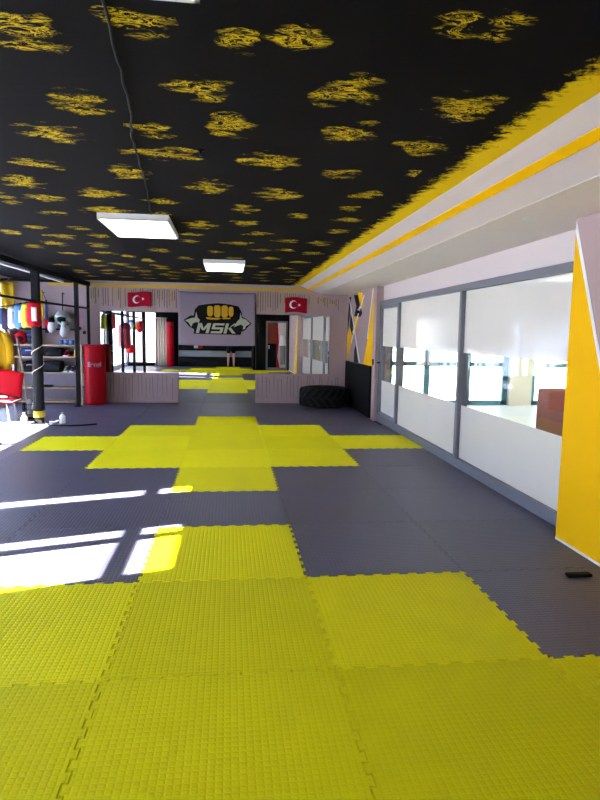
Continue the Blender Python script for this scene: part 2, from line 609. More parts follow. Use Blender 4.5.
# cove and soffit along the glass side
A, B = (2.01, 2.46), (2.39, 2.30)
m = MB().prism([(2.0, 2.47), A, B, (3.2, 2.30), (3.2, 2.47)], 'Y', -3.45, 10.1)


def slope(t, o=0.003):
    n = Vector((-(B[1] - A[1]), (B[0] - A[0]))).normalized() * -1
    return (A[0] + (B[0] - A[0]) * t + n.x * o, A[1] + (B[1] - A[1]) * t + n.y * o)


m.prism([slope(.36), slope(.53), slope(.53, -.01), slope(.36, -.01)], 'Y', -3.4, 10.04, 1)
m.prism([slope(.0, .004), slope(.10, .006), slope(.10, -.01), slope(.0, -.01)], 'Y', -3.4, 10.04, 0)
m.box(2.395, 3.19, -3.4, 10.04, 2.297, 2.303, 2)
struct(m.build('trim_1', ['wall_w', 'yel', 'soffit']), 'pale sloping cove and soffit with a yellow stripe above the glass wall', 'soffit')
m = MB().prism([(10.06, 2.40), (10.0, 2.47), (10.06, 2.47)], 'X', -3.05, 2.3)
m.box(-3.05, 2.28, 10.04, 10.06, 2.345, 2.40, 1)
struct(m.build('trim_2', ['beige', 'yel2']), 'beige cornice with an amber stripe above the mirror wall', 'cornice')

# mirror wall with painted drips
m = MB().box(-3.9, 3.3, YB, 10.3, -0.1, 2.6)
m.box(-2.0, -0.52, YB - 0.02, YB + 0.01, -0.02, 0.62, 1)
m.box(1.10, 2.05, YB - 0.02, YB + 0.01, -0.02, 0.62, 1)
x = -2.24
while x < 2.82:
    if -0.5 < x < 1.1:
        x = 1.12
    top = 2.325 + random.uniform(-.015, .01)
    ln = random.uniform(.32, .41) if x < 1.75 else random.uniform(.12, .22)
    if x > 1.75:
        top -= (x - 1.75) * .12
    k = random.choice((2, 2, 3))
    wd = random.uniform(.008, .013)
    m.box(x, x + wd, YB - .004, YB + .002, top - ln, top, k)
    if random.random() < .6:
        m.box(x + wd, x + wd + .012, YB - .004, YB + .002, top - ln * .6, top - .02, 5 - k)
    x += random.uniform(.042, .056)
for x0, x1 in ((-1.96, -.55), (1.14, 2.9)):
    x = x0
    while x < x1:
        d = random.uniform(-.02, .02)
        zt = random.uniform(.48, .60)
        zb = random.uniform(.06, .2)
        y0 = YB - .023 if x < 2.05 else YB - .003
        m.prism([(x, zb), (x + .007, zb), (x + .014 + d, zt), (x + d, zt)], 'Y', y0, y0 + .01, 4)
        x += random.uniform(.06, .12)
struct(m.build('wall_back', ['wall', 'wall', 'drip', 'drip2', 'crack']), 'pale grey wall with painted drips carrying the mirrors', 'wall')

for nm, x0, x1, z0, z1, lb in (
        ('left', -2.05, -.505, .625, 1.86, 'wall mirror above the left drip-painted panel, reflecting the windows'),
        ('centre', -.50, 1.085, .0, 2.1, 'floor-length wall mirror under the fist banner, reflecting the mats'),
        ('right', 1.09, 2.035, .625, 1.855, 'wall mirror right of the banner, reflecting a framed glass door'),
        ('far', 2.04, 2.645, .625, 1.85, 'narrow wall mirror above the tractor tyre, reflecting frosted glass')):
    tag(MB().box(x0, x1, YB - .012, YB, z0, z1).build('wall_mirror', 'mirror'), lb, 'mirror', 'mirrors on the far wall')

# right side wall: near block, header over glass, far block with painted shards
m = MB().box(2.93, 3.3, -3.5, 1.55, -.1, 2.32, 5)
m.box(3.15, 3.3, 1.5, 7.7, 2.04, 2.32)
m.box(3.03, 3.3, 7.58, 10.1, -.1, 2.32, 5)


def onright(X, poly, mi, off=.002):
    m.prism(poly, 'X', X - off, X + .005, mi)


onright(2.93, [(1.55, .014), (1.55, 2.21), (.66, .014)], 1)
onright(2.93, [(1.55, 2.29), (.628, .014), (.66, .014), (1.55, 2.21)], 2, .003)
onright(2.93, [(1.55, -.01), (1.55, .014), (-3.4, .014), (-3.4, -.01)], 2, .004)
F = 3.03
onright(F, [(10.04, .0), (7.78, .0), (7.80, .92), (10.04, .92)], 3, .03)
onright(F, [(9.92, 2.24), (9.74, 2.25), (9.84, 1.87), (10.02, 1.47), (10.04, 1.8)], 4)
onright(F, [(9.48, 2.26), (9.08, 2.24), (8.68, 1.87), (8.83, 1.81), (9.39, 1.84), (9.22, 2.03)], 4)
onright(F, [(9.78, 1.89), (9.46, 1.72), (9.51, 1.44), (9.8, 1.62)], 4)
onright(F, [(9.19, 1.27), (8.9, 0.92), (9.31, 0.92), (9.31, 1.16)], 4)
onright(F, [(9.12, 2.29), (8.69, 2.26), (8.59, 1.98), (8.85, 1.96)], 1)
onright(F, [(9.39, 1.81), (8.99, 1.83), (9.21, 1.48), (9.44, 1.55)], 1)
onright(F, [(10.04, 1.47), (9.8, 1.62), (9.51, 1.44), (9.95, 0.92), (10.04, 0.92)], 1)
onright(F, [(7.80, 2.28), (7.78, .92), (8.46, .92), (8.16, 1.42)], 1)
for a, b in (((9.50, 1.5), (8.55, 2.2)), ((9.9, 2.2), (8.8, .95)), ((8.2, 1.4), (7.86, 2.28)), ((9.62, 1.3), (9.0, 1.9))):
    d = (Vector(b) - Vector(a)).normalized()
    n = Vector((-d.y, d.x)) * .022
    onright(F, [tuple(Vector(a) + n), tuple(Vector(b) + n), tuple(Vector(b) - n), tuple(Vector(a) - n)], 2, .003)
struct(m.build('wall_right', ['wall_w', 'yel', 'white', 'pad', 'black', 'wall']), 'pale right wall with yellow triangle near and black and yellow shards far', 'wall')

# rear of the gym (seen only in the mirrors)
m = MB().box(-2.5, 1.55, -3.45, -3.25, -.1, 2.6, 0)
m.box(-3.9, -2.5, -3.45, -3.25, 2.3, 2.6, 0)
m.box(-3.9, -2.5, -3.45, -3.25, -.1, .1, 0)
m.box(1.55, 3.3, -1.45, -1.30, -.1, 2.6, 0)
m.box(1.50, 1.60, -3.3, -1.30, -.1, 2.6, 0)
m.box(-1.6, 1.50, -3.27, -3.245, .42, .68, 1)
bw = m
struct(m.build('wall_front', ['black', 'greyc']), 'black end wall with a grey band seen in the mirror', 'wall')

# left window wall
m = MB()
m.box(XL - .15, XL, -3.5, 10.1, -.1, .10)
m.box(XL - .15, XL, -3.5, 10.1, 2.37, 2.6)
m.box(XL - .15, XL, -3.5, -3.2, .10, 2.37)
m.box(XL - .15, XL, 9.72, 10.1, .10, 2.37)
for y0, y1 in ((1.12, 1.24), (4.0, 4.12), (7.35, 7.47)):
    m.box(XL - .15, XL, y0, y1, .10, 2.37)
struct(m.build('wall_left', 'wall_w'), 'pale wall around the left-hand windows', 'wall')


def leftwin(n, y0, y1, films, mull, fm='film_l'):
    t = thing('window_%d' % n, 'frosted window in the left wall', 'window', (XL - .07, (y0 + y1) / 2, .1))
    t['kind'] = 'structure'
    f = MB()
    f.box(XL - .10, XL - .04, y0, y1, 2.10, 2.16)
    f.box(XL - .10, XL - .04, y0, y1, .10, .14)
    f.box(XL - .10, XL - .04, y0, y1, 2.35, 2.37)
    for y in mull:
        f.box(XL - .10, XL - .04, y - .025, y + .025, .10, 2.37)
    f.build('window_frame', 'blackmetal', t)
    MB().box(XL - .076, XL - .070, y0, y1, .14, 2.35).build('pane', 'glass', t)
    f = MB()
    for a, b, z0, z1 in films:
        f.box(XL - .068, XL - .064, a, b, z0, z1)
    f.build('frosted_film', fm, t)
    del t['label']
    del t['category']
    tag(t, kind='structure')


leftwin(4, -3.2, 1.12, [(-3.2, -.01, .14, 2.35), (.63, .73, .14, 2.35), (.87, 1.12, .14, 2.35)], (-3.18, -1.6, -.03, .68, 1.10))
leftwin(5, 1.24, 4.0, [(1.24, 1.83, .14, 2.35), (2.0, 4.0, .14, 2.35)], (1.26, 2.6, 3.98))
leftwin(6, 4.12, 7.35, [(4.12, 7.35, .92, 2.35), (4.12, 4.4, .14, .92), (7.1, 7.35, .14, .92)], (4.14, 5.7, 7.33))
leftwin(7, 7.47, 9.72, [(7.47, 9.72, .14, 2.35)], (7.49, 8.6, 9.70))


t = thing('window_3', None, None, (-3.1, -3.35, .1))
t['kind'] = 'structure'
f = MB()
for bx in ((-3.7, -2.5, .10, .15), (-3.7, -2.5, 2.25, 2.3), (-3.7, -3.65, .1, 2.3), (-3.12, -3.07, .1, 2.3), (-2.55, -2.5, .1, 2.3)):
    f.box(bx[0], bx[1], -3.39, -3.31, bx[2], bx[3])
f.build('window_frame', 'blackmetal', t)
MB().box(-3.65, -2.55, -3.355, -3.345, .15, 2.25).build('pane', 'glass', t)
MB().box(-3.65, -2.55, -3.343, -3.339, .15, 2.25).build('frosted_film', 'film', t)


# glass wall on the right
def rightwin(name, y0, y1, leaf=False):
    t = thing(name, None, None, (3.14, (y0 + y1) / 2, 0))
    t['kind'] = 'structure'
    f = MB()
    x0, x1 = 3.08, 3.20
    f.box(x0, x1, y0, y1, -.02, .10, bev=.006)
    f.box(x0, x1, y0, y1, 1.97, 2.045, bev=.006)
    f.box(x0, x1, y0, y0 + .032, .10, 1.97, bev=.006)
    f.box(x0, x1, y1 - .032, y1, .10, 1.97, bev=.006)
    a, b, c, d = y0 + .032, y1 - .032, .10, 1.97
    if leaf:
        for bx in ((a, b, c, c + .06), (a, b, d - .06, d), (a, a + .06, c, d), (b - .06, b, c, d)):
            f.box(3.10, 3.17, *bx, bev=.004)
        f.build('door_frame', 'alu', t)
        h = MB().tube([(3.10, b - .03, 1.0), (3.05, b - .03, 1.0), (3.05, b - .14, 1.0)], .011)
        h.build('door_handle', 'blackmetal', t)
        a, b, c, d = a + .06, b - .06, c + .06, d - .06
    else:
        f.build('window_frame', 'alu', t)
    MB().box(3.134, 3.142, a, b, c, d).build('pane', 'glass', t)
    f = MB()
    f.box(3.128, 3.132, a, b, 1.285, d)
    f.box(3.128, 3.132, a, b, c, .70)
    f.build('frosted_film', 'film', t)


rightwin('window_1', 1.40, 3.97)
rightwin('window_2', 3.97, 6.46)
rightwin('door_1', 6.46, 7.56, True)

# framed glass door at the rear right, seen in the mirror
t = thing('door_2', None, None, (2.42, -1.26, 0))
t['kind'] = 'structure'
f = MB()
for bx in ((2.0, 2.07, 0, 1.95), (2.80, 2.87, 0, 1.95), (2.07, 2.80, 1.88, 1.95), (2.07, 2.80, 0, .10), ):
    f.box(bx[0], bx[1], -1.305, -1.25, bx[2], bx[3])
f.build('door_frame', 'alu', t)
MB().box(2.07, 2.42, -1.298, -1.285, 1.05, 1.88).build('upper_panel', 'terracotta', t)
MB().box(2.07, 2.42, -1.298, -1.285, .10, 1.05).build('lower_panel', 'black', t)
MB().prism([(2.42, .10), (2.56, .10), (2.46, .55), (2.52, 1.1), (2.47, 1.88), (2.42, 1.88)], 'Y', -1.298, -1.283).build('red_panel', 'red', t)
MB().box(2.42, 2.80, -1.300, -1.290, .10, 1.88).build('pale_panel', 'wall_w', t)
MB().tube([(2.12, -1.285, .98), (2.12, -1.22, .98), (2.12, -1.22, .86), (2.12, -1.285, .86)], .012).build('door_handle', 'white', t)

# ================================================================== ROOM BEYOND THE GLASS
m = MB().box(3.3, 11.0, .3, 10.2, -.14, -.02)
struct(m.build('floor_annex', 'tile'), 'pale tiled floor beyond the glass', 'floor')
m = MB().box(3.3, 11.0, .3, 10.2, 2.5, 2.7)
struct(m.build('ceiling_annex', 'white'), 'white ceiling beyond the glass', 'ceiling')
m = MB().box(3.3, 11.0, .3, .5, -.1, 2.5)
m.box(3.3, 3.9, 9.9, 10.2, -.1, 2.5)
m.box(6.62, 7.14, 9.85, 10.2, -.1, 2.5)
m.box(3.3, 11.0, 9.9, 10.2, 2.3, 2.5)
struct(m.build('wall_annex', 'cream'), 'cream column and walls beyond the glass', 'wall')
for n, x0, x1 in ((8, 3.9, 6.62), (9, 7.14, 11.0)):
    t = thing('window_%d' % n, None, None, ((x0 + x1) / 2, 9.98, 0))
    t['kind'] = 'structure'
    f = MB()
    f.box(x0, x1, 9.94, 10.02, .82, .92)
    f.box(x0, x1, 9.94, 10.02, -.02, .08)
    f.box(x0, x1, 9.94, 10.02, 2.22, 2.3)
    xs = (x0 + .05, 4.78, 5.7, x1 - .06) if n == 8 else (x0 + .06, 8.4, 9.7, x1 - .05)
    for x in xs:
        f.box(x - .06, x + .06, 9.94, 10.02, .0, 2.3)
    f.build('window_frame', 'teal', t)
    MB().box(x0, x1, 9.976, 9.984, .08, 2.22).build('pane', 'glass', t)
t = thing('window_10', None, None, (10.95, 5.0, 0))  # unseen glazed side, added to bring sky light into the annex
t['kind'] = 'structure'
f = MB()
for z in (0, .86, 2.40):
    f.box(10.9, 10.98, .5, 9.9, z, z + .1)
for y in (.6, 2.4, 4.2, 6.0, 7.8, 9.8):
    f.box(10.9, 10.98, y - .05, y + .05, .0, 2.5)
f.build('window_frame', 'teal', t)
MB().box(10.935, 10.945, .5, 9.9, .1, 2.4).build('pane', 'glass', t)

# ================================================================== FOAM MATS
NT = 9


def tooth(s):
    """signed offset of the jigsaw edge at parameter s in 0..1"""
    u = (s * NT) % 1.0
    return u


def edge_pts(p, q, flip):
    """jigsaw polyline from p to q (excluding q), normal offset to the left of p->q"""
    p = Vector(p)
    q = Vector(q)
    d = q - p
    n = Vector((-d.y, d.x)).normalized()
    out = []
    amp = .010
    prof = ((.0, -1), (.17, -1), (.12, 1), (.55, 1), (.50, -1)) if False else ((.0, -1), (.27, -1), (.23, 1), (.77, 1), (.73, -1))
    for k in range(NT):
        for u, sg in prof:
            s = (k + u) / NT
            sgn = sg if not flip else sg
            e = 1.0
            if s < 1e-6:
                e = 0.0
            out.append(p + d * s + n * (sgn * amp * e))
    return out


def seam(p, q):
    key = (tuple(round(v, 3) for v in p), tuple(round(v, 3) for v in q))
    rk = (key[1], key[0])
    if rk in SEAMS:
        pts = SEAMS[rk]
        return pts[::-1][:-1]
    pts = edge_pts(p, q, False) + [Vector(q)]
    SEAMS[key] = pts
    return pts[:-1]


SEAMS = {}
ORD = ['first', 'second', 'third', 'fourth', 'fifth', 'sixth', 'seventh', 'eighth', 'ninth', 'tenth', 'eleventh', 'twelfth', 'thirteenth']
YELLOW = {7: (0,), 6: (-1, 0, 1), 5: (-2, -1, 0, 1, 2), 4: (-1, 0, 1), 3: (0,), 1: (0,), 0: (-1, 0, 1), -1: (-2, -1, 0, 1, 2), -2: (-1, 0, 1), -3: (0,)}
for r in range(-3, 10):
    for c in range(-4, 3):
        x0, x1, y0, y1 = float(c), c + 1.0, float(r), r + 1.0
        jl = c > -4
        jr = c < 2
        jb = r > -3
        jt = r < 9
        if not jl:
            x0 = XL + .005
        if not jb:
            y0 = -3.24
        if not jt:
            y1 = YB - .022
        xr0 = xr1 = x1
        mid = []
        if c == 2:
            if r <= 0:
                x1 = 2.922
            elif r == 1:
                x1 = 3.078
                mid = [(2.922, 1.0), (2.922, 1.556), (3.078, 1.556), (3.078, 2.0)]
            elif r >= 7:
                x1 = 2.995
            else:
                x1 = 3.078
        if r < -1 and c >= 1:
            if c == 2:
                continue
            x1 = 1.49
            jr = False
        if r == -2 and c == 2:
            continue
        if r == -1 and c == 2:
            pass
        pts = []
        pb, pt_ = (x1, y0), (x1, y1)
        if mid:
            pb, pt_ = mid[0], mid[-1]
        pts += seam((x0, y0), pb) if jb and x1 - x0 > .4 and r > -3 else [Vector((x0, y0))]
        if mid:
            pts += [Vector(v) for v in mid[:-1]]
        else:
            pts += seam(pb, pt_) if jr else [Vector(pb)]
        pts += seam(pt_, (x0, y1)) if jt else [Vector(pt_)]
        pts += seam((x0, y1), (x0, y0)) if jl else [Vector((x0, y1))]
        b = bmesh.new()
        vs = [b.verts.new((p.x, p.y, -.02)) for p in pts]
        f = b.faces.new(vs)
        ex = bmesh.ops.extrude_face_region(b, geom=[f])
        top = [v for v in ex['geom'] if isinstance(v, bmesh.types.BMVert)]
        bmesh.ops.translate(b, vec=(0, 0, .02), verts=top)
        tf = [g for g in ex['geom'] if isinstance(g, bmesh.types.BMFace)]
        bmesh.ops.inset_region(b, faces=tf, thickness=.0036, depth=0)
        for v in b.verts:
            if v.co.z > -.001 and all(fc not in tf for fc in v.link_faces):
                v.co.z -= .009
        bmesh.ops.recalc_face_normals(b, faces=b.faces)
        bmesh.ops.triangulate(b, faces=[fc for fc in b.faces if len(fc.verts) > 4])
        mb = MB()
        mb._take(b)
        isy = c in YELLOW.get(r, ())
        o = mb.build('foam_mat', 'foam_y' if isy else 'foam_g')
        tag(o, '%s jigsaw foam mat, %s row from mirror wall, %s column from glass wall' % ('yellow' if isy else 'charcoal', ORD[9 - r], ORD[2 - c]),
            'floor mat', 'yellow foam mats' if isy else 'charcoal foam mats')

# ================================================================== BANNER, FLAGS
t = thing('banner', 'grey cloth banner with yellow fist emblem and MSK lettering over centre mirror', 'banner', (.285, 10.0, 1.2))


def wv(x, z):
    return 10.018 + .0012 * math.sin(x * 5.2 + z * 2) + .0008 * math.sin(z * 7 + x * 2)


MB().grid(lambda u, v: (-.5 + 1.57 * u, wv(-.5 + 1.57 * u, 1.2 + 1.09 * v), 1.2 + 1.09 * v - .012 * math.sin(PI * u)), 40, 24, thick=.004).build('cloth', 'bannerc', t)


def onb(name, poly, mtl, off, parent=t):
    b = MB().prism(poly, 'Y', 0, .002)
    return b.build(name, mtl, parent, warp=lambda c: Vector((c.x, wv(c.x, c.z) - off - c.y, c.z)))


def lg(pts):   # logo design coordinates -> metres on the cloth
    return [(-.392 + a * .00232, 2.19 - b * .00203) for a, b in pts]


hull = lg([(92, 190), (512, 190), (514, 330), (500, 379), (85, 373), (95, 320)])
onb('emblem_ground', hull, 'black', .008)
outl = [(0, 235), (60, 190), (88, 190), (95, 130), (130, 88), (210, 72), (300, 62), (400, 72), (480, 90), (510, 150), (512, 195), (545, 210), (598, 262), (570, 290), (545, 325), (515, 345), (505, 315), (480, 345), (500, 378), (85, 372), (90, 330), (45, 300)]
onb('emblem_outline', lg(outl), 'black', .009)
fist = MB()
for i, (x0, x1, z0, z1) in enumerate(((205, 255, 92, 195), (265, 322, 84, 205), (330, 385, 84, 205), (392, 435, 95, 195))):
    p = [(x0, z0 + 14), (x0 + 12, z0), (x1 - 12, z0), (x1, z0 + 14), (x1, z1 - 20), (x1 - 12, z1), (x0 + 12, z1), (x0, z1 - 20)]
    fist.prism(lg(p), 'Y', 0, .002)
fist.prism(lg([(192, 205), (260, 210), (330, 214), (300, 228), (240, 228), (205, 224)]), 'Y', 0, .002)
fist.prism(lg([(330, 212), (410, 205), (410, 218), (345, 222)]), 'Y', 0, .002)
fist.build('fist', 'logoy', t, warp=lambda c: Vector((c.x, wv(c.x, c.z) - .0112 - c.y, c.z)))
tx = MB()


def glyph(x0, quads, wd=.235):
    for q in quads:
        tx.prism([(x0 + u * wd + v * .055, 1.448 + v * .205) for u, v in q], 'Y', 0, .002)


glyph(-.150, [[(0, 0), (.24, 0), (.24, 1), (0, 1)], [(.76, 0), (1, 0), (1, 1), (.76, 1)], [(.0, 1), (.27, 1), (.60, .30), (.42, .30)], [(.73, 1), (1.0, 1), (.60, .30), (.42, .30)]], .26)
glyph(.150, [[(0, 0), (.93, 0), (1, .2), (0, .2)], [(.76, .1), (1, .1), (1, .6), (.76, .6)], [(0, .4), (1, .4), (1, .6), (0, .6)], [(0, .45), (.24, .45), (.24, .95), (0, .95)], [(0, .8), (1, .8), (1, 1), (.07, 1)]])
glyph(.415, [[(0, 0), (.25, 0), (.25, 1), (0, 1)], [(.22, .42), (.42, .62), (1.0, 1), (.70, 1)], [(.30, .50), (.48, .62), (1.06, 0), (.76, 0)]])
tx.build('lettering', 'logow', t, warp=lambda c: Vector((c.x, wv(c.x, c.z) - .0118 - c.y, c.z)))
wl = [(12, 240), (70, 215), (98, 212), (108, 150), (122, 215), (140, 232), (132, 262), (108, 255), (80, 268), (66, 305), (42, 262)]
onb('dragon_mark', lg(wl), 'logow', .0112)
wr = [(470, 240), (492, 215), (497, 150), (510, 208), (545, 220), (585, 262), (545, 290), (540, 315), (518, 322), (525, 290), (500, 272), (460, 290), (440, 300)]
onb('dragon_mark', lg(wr), 'logow', .0112)


def flag(xc, zc, w_, h_, lb, ph):
    t = thing('turkish_flag', lb, 'flag', (xc, 10.0, zc - h_ / 2), 'crescent flags on the mirror wall')

    def fy(x, z):
        return 10.024 - .010 * math.sin((x - xc) * 14 + ph) - .004 * math.sin((z - zc) * 12 + x * 3)

    def fz(x):
        return .012 * math.sin((x - xc) * 11 + ph)
    MB().grid(lambda u, v: (xc - w_ / 2 + w_ * u, fy(xc - w_ / 2 + w_ * u, zc - h_ / 2 + h_ * v), zc - h_ / 2 + h_ * v + fz(xc - w_ / 2 + w_ * u)), 30, 12, thick=.002).build('cloth', 'redcloth', t)
    b = MB()
    R1, R2 = h_ * .27, h_ * .215
    cx, cx2 = xc - w_ * .13, xc - w_ * .13 + h_ * .075
    n = 24
    a0 = .52
    outer = [(cx + R1 * math.cos(a0 + (2 * PI - 2 * a0) * k / n), zc + R1 * math.sin(a0 + (2 * PI - 2 * a0) * k / n)) for k in range(n + 1)]
    a1 = .62
    inner = [(cx2 + R2 * math.cos(a1 + (2 * PI - 2 * a1) * k / n), zc + R2 * math.sin(a1 + (2 * PI - 2 * a1) * k / n)) for k in range(n + 1)]
    for k in range(n):
        b.prism([outer[k], outer[k + 1], inner[k + 1], inner[k]], 'Y', 0, .002)
    wf = lambda c: Vector((c.x, fy(c.x, c.z) - .005 - c.y, c.z + fz(c.x)))
    b.build('crescent', 'white', t, warp=wf)
    sx = xc + w_ * .14
    st = []
    for k in range(10):
        rr = h_ * (.115 if k % 2 == 0 else .046)
        st.append((sx + rr * math.cos(PI + k * PI / 5), zc + rr * math.sin(PI + k * PI / 5)))
    MB().prism(st, 'Y', 0, .002).build('star', 'white', t, warp=wf)


flag(-1.27, 2.105, .47, .29, 'red flag with white crescent and star left of the banner', .4)
flag(1.92, 2.06, .46, .31, 'red flag with white crescent and star right of the banner', 2.0)


# ================================================================== CEILING LIGHTS, CABLE
def ceiling_light(x0, x1, y0, y1, lb):
    t = thing('ceiling_light', lb, 'ceiling light', ((x0 + x1) / 2, (y0 + y1) / 2, CZ), 'flat panel ceiling lights')
    f = MB()
    z0 = 2.405
    f.box(x0, x1, y0, y1, z0 + .006, CZ)
    for bx in ((x0, x0 + .015, y0, y1), (x1 - .015, x1, y0, y1), (x0, x1, y0, y0 + .015), (x0, x1, y1 - .015, y1)):
        f.box(*bx, z0, z0 + .012)
    f.build('frame', 'lampbox', t)
    MB().box(x0 + .015, x1 - .015, y0 + .015, y1 - .015, z0 + .002, z0 + .008).build('diffuser', 'lamp', t)


ceiling_light(-.585, .01, 2.88, 3.85, 'large lit ceiling panel at the far end of the black cable')
ceiling_light(.175, .745, 5.92, 7.0, 'lit ceiling panel farthest away, nearest the banner')
ceiling_light(-.14, .44, -1.6, -.60, 'lit ceiling panel cut off by the top edge of the photo')

cz = CZ - .008
pp = [(.155, -.8), (.148, -.49), (.122, -.09), (.105, .15), (.087, .41), (.06, .6), (.035, .76), (.02, 1.0), (.0, 1.3), (-.017, 1.66), (-.06, 2.1), (-.10, 2.5), (-.138, 2.88)]
fine = []
for i in range(len(pp) - 1):
    for k in range(6):
        u = k / 6
        fine.append((pp[i][0] + (pp[i + 1][0] - pp[i][0]) * u + .003 * math.sin(i * 6 + k * 1.1), pp[i][1] + (pp[i + 1][1] - pp[i][1]) * u, cz - .004 * (1 + math.sin(i * 4.1 + k))))
cb = MB().tube(fine, .0055, seg=8)
tag(cb.build('ceiling_cable', 'blackmetal'), 'thin black cable stapled along the ceiling up to a light panel', 'cable')
hk = MB().tube([(.37, .98, CZ), (.37, .98, 2.44), (.37, .96, 2.42), (.37, .93, 2.425), (.37, .92, 2.44)], .006, seg=8)
hk.lathe([(.018, 0), (.018, .006), (.0, .006)], (.37, .98, CZ - .006))
tag(hk.build('ceiling_hook', 'blackmetal'), 'small black hook screwed into the ceiling beside the cable', 'hook')
for x, y, lb in ((2.62, 1.62, 'round recessed spotlight in the soffit nearer the yellow triangle'), (2.70, 4.25, 'round recessed spotlight in the soffit farther from the yellow triangle')):
    t = thing('recessed_spotlight', lb, 'spotlight', (x, y, 2.30), 'soffit spotlights')
    MB().lathe([(.030, -.004), (.045, -.006), (.052, 0), (.030, 0)], (x, y, 2.30), seg=28).build('trim_ring', 'lampbox', t)
    MB().lathe([(.0, -.002), (.030, -.002), (.030, .002), (0, .002)], (x, y, 2.2985), seg=24).build('lens', 'greyc', t)

# ================================================================== TRACTOR TYRE
tx_, ty_ = 2.47, 9.47
R, H = .515, .41
t = thing('tractor_tyre', 'large black tractor tyre lying flat in the far right corner', 'tyre', (tx_, ty_, 0))
prof = [(.30, .06), (.27, .10), (.27, .31), (.30, .35), (.36, .385), (.42, .40), (.455, .385), (.47, .35), (.475, .205), (.47, .06), (.455, .025), (.42, .01), (.36, .025), (.30, .06)]
MB().lathe(prof, (tx_, ty_, 0), seg=72).build('casing', 'rubber', t)
lug = MB()
for k in range(20):
    for side in (0, 1):
        a0 = 2 * PI * (k + .5 * side) / 20
        b = bmesh.new()
        ring = []
        for (s, ro, ri) in ((0, .515, .46), (.35, .515, .46), (.7, .515, .46), (1.0, .50, .44)):
            zc = .195 + (-.01 + s * .185) * (1 if side else -1) + .01
            da = .30 * s
            hw = .055
            vs = []
            for dz_ in (-1, 1):
                for rr in (ri, ro):
                    aa = a0 + da + dz_ * hw
                    zz = min(.405, max(.004, zc))
                    vs.append(b.verts.new((tx_ + rr * math.cos(aa), ty_ + rr * math.sin(aa), zz)))
            ring.append(vs)
        order = (0, 1, 3, 2)
        for i in range(3):
            for j in range(4):
                p0, p1 = order[j], order[(j + 1) % 4]
                b.faces.new((ring[i][p0], ring[i][p1], ring[i + 1][p1], ring[i + 1][p0]))
        b.faces.new([ring[0][j] for j in order])
        b.faces.new([ring[3][j] for j in order][::-1])
        bmesh.ops.recalc_face_normals(b, faces=b.faces)
        lug._take(b)
lug.build('tread', 'tread', t)

t = thing('training_uniform', 'white jacket over grey trousers hanging on the framed glass door, mirrored', 'clothes', (2.66, -1.24, 1.45))
MB().grid(lambda u, v: (2.66 + (u - .5) * (.16 + .14 * (1 - v)), -1.235 + .03 * math.sin(u * PI) + .006 * math.sin(u * 14), .98 + .42 * v), 14, 10, thick=.012).build('jacket', 'white', t)
MB().grid(lambda u, v: (2.67 + (u - .5) * .20, -1.24 + .02 * math.sin(u * PI) + .006 * math.sin(u * 12), .22 + .78 * v), 12, 10, thick=.012).build('trousers', 'greyc', t)
MB().tube([(2.66, -1.288, 1.44), (2.66, -1.23, 1.43), (2.66, -1.22, 1.40)], .008).build('hook', 'blackmetal', t)

# small things on the right
mb = MB().box(2.61, 2.77, .845, .895, .0, .022, bev=.01, seg=3)
tag(mb.build('hand_pad', 'black'), 'small black oblong pad lying on a charcoal mat by the yellow wall', 'pad')
t = thing('security_camera', 'small dark camera on a bracket on the shard-painted wall', 'camera', (3.03, 8.76, 1.93))
MB().box(2.99, 3.035, 8.72, 8.80, 1.98, 2.00).tube([(3.02, 8.76, 1.985), (2.97, 8.76, 1.95), (2.96, 8.76, 1.93)], .008).build('bracket', 'white', t)
MB().tube([(2.99, 8.80, 1.90), (2.94, 8.70, 1.90)], .026, seg=16).build('camera_body', 'dkgrey', t)
MB().tube([(2.942, 8.704, 1.90), (2.936, 8.692, 1.90)], .022, seg=16).build('lens', 'black', t)
t = thing('light_switch', 'black switch on the wall edge beside the far glass door', 'light switch', (3.03, 7.70, 1.0))
MB().box(3.018, 3.031, 7.66, 7.74, .95, 1.05, bev=.004).build('plate', 'black', t)
MB().box(3.012, 3.02, 7.68, 7.72, .97, 1.03, bev=.003).build('rocker', 'dkgrey', t)

# armchair beyond the glass
t = thing('armchair', 'brick red armchair seen through the clear band of the glass wall', 'armchair', (4.85, 4.0, -.02))
MB().box(4.4, 5.3, 3.55, 4.35, .16, .42, bev=.05, seg=3).build('seat', 'redbrown', t)
MB().box(4.3, 5.4, 4.2, 4.45, .16, .86, bev=.05, seg=3).build('backrest', 'redbrown', t)
for x in (4.3, 5.22):
    MB().box(x, x + .18, 3.5, 4.3, .14, .64, bev=.06, seg=3).build('armrest', 'redbrown', t)
for x in (4.38, 5.32):
    for y in (3.58, 4.36):
        MB().tube([(x, y, -.02), (x, y, .17)], [.018, .026], seg=12).build('leg', 'blackmetal', t)

# ================================================================== STEEL RACK ON THE LEFT
RX = -2.42
t = thing('equipment_rack', 'black steel rack of posts and rails along the left side', 'rack', (RX, 7.2, 0))
for px_, y, wd in ((-2.25, 9.90, .05), (-2.345, 9.36, .07), (RX, 5.4, .08), (RX, 3.35, .08), (RX, 1.07, .08)):
    MB().box(px_ - wd / 2, px_ + wd / 2, y - wd / 2, y + wd / 2, 0, 2.36).box(px_ - .06, px_ + .06, y - .06, y + .06, 0, .012).build('post', 'blackmetal', t)
po = MB().box(RX - .055, RX + .055, 7.145, 7.255, 0, 2.40, bev=.006).box(RX - .11, RX + .11, 7.09, 7.31, 0, .014)
po = po.build('post', 'blackmetal', t)
MB().tube([(RX, 7.2, .22), (RX, 7.2, .25), (RX, 7.2, .9), (RX, 7.2, 1.45), (RX, 7.2, 1.62)], [.072, .078, .08, .078, .07], seg=20).build('padding', 'dkgrey', po)
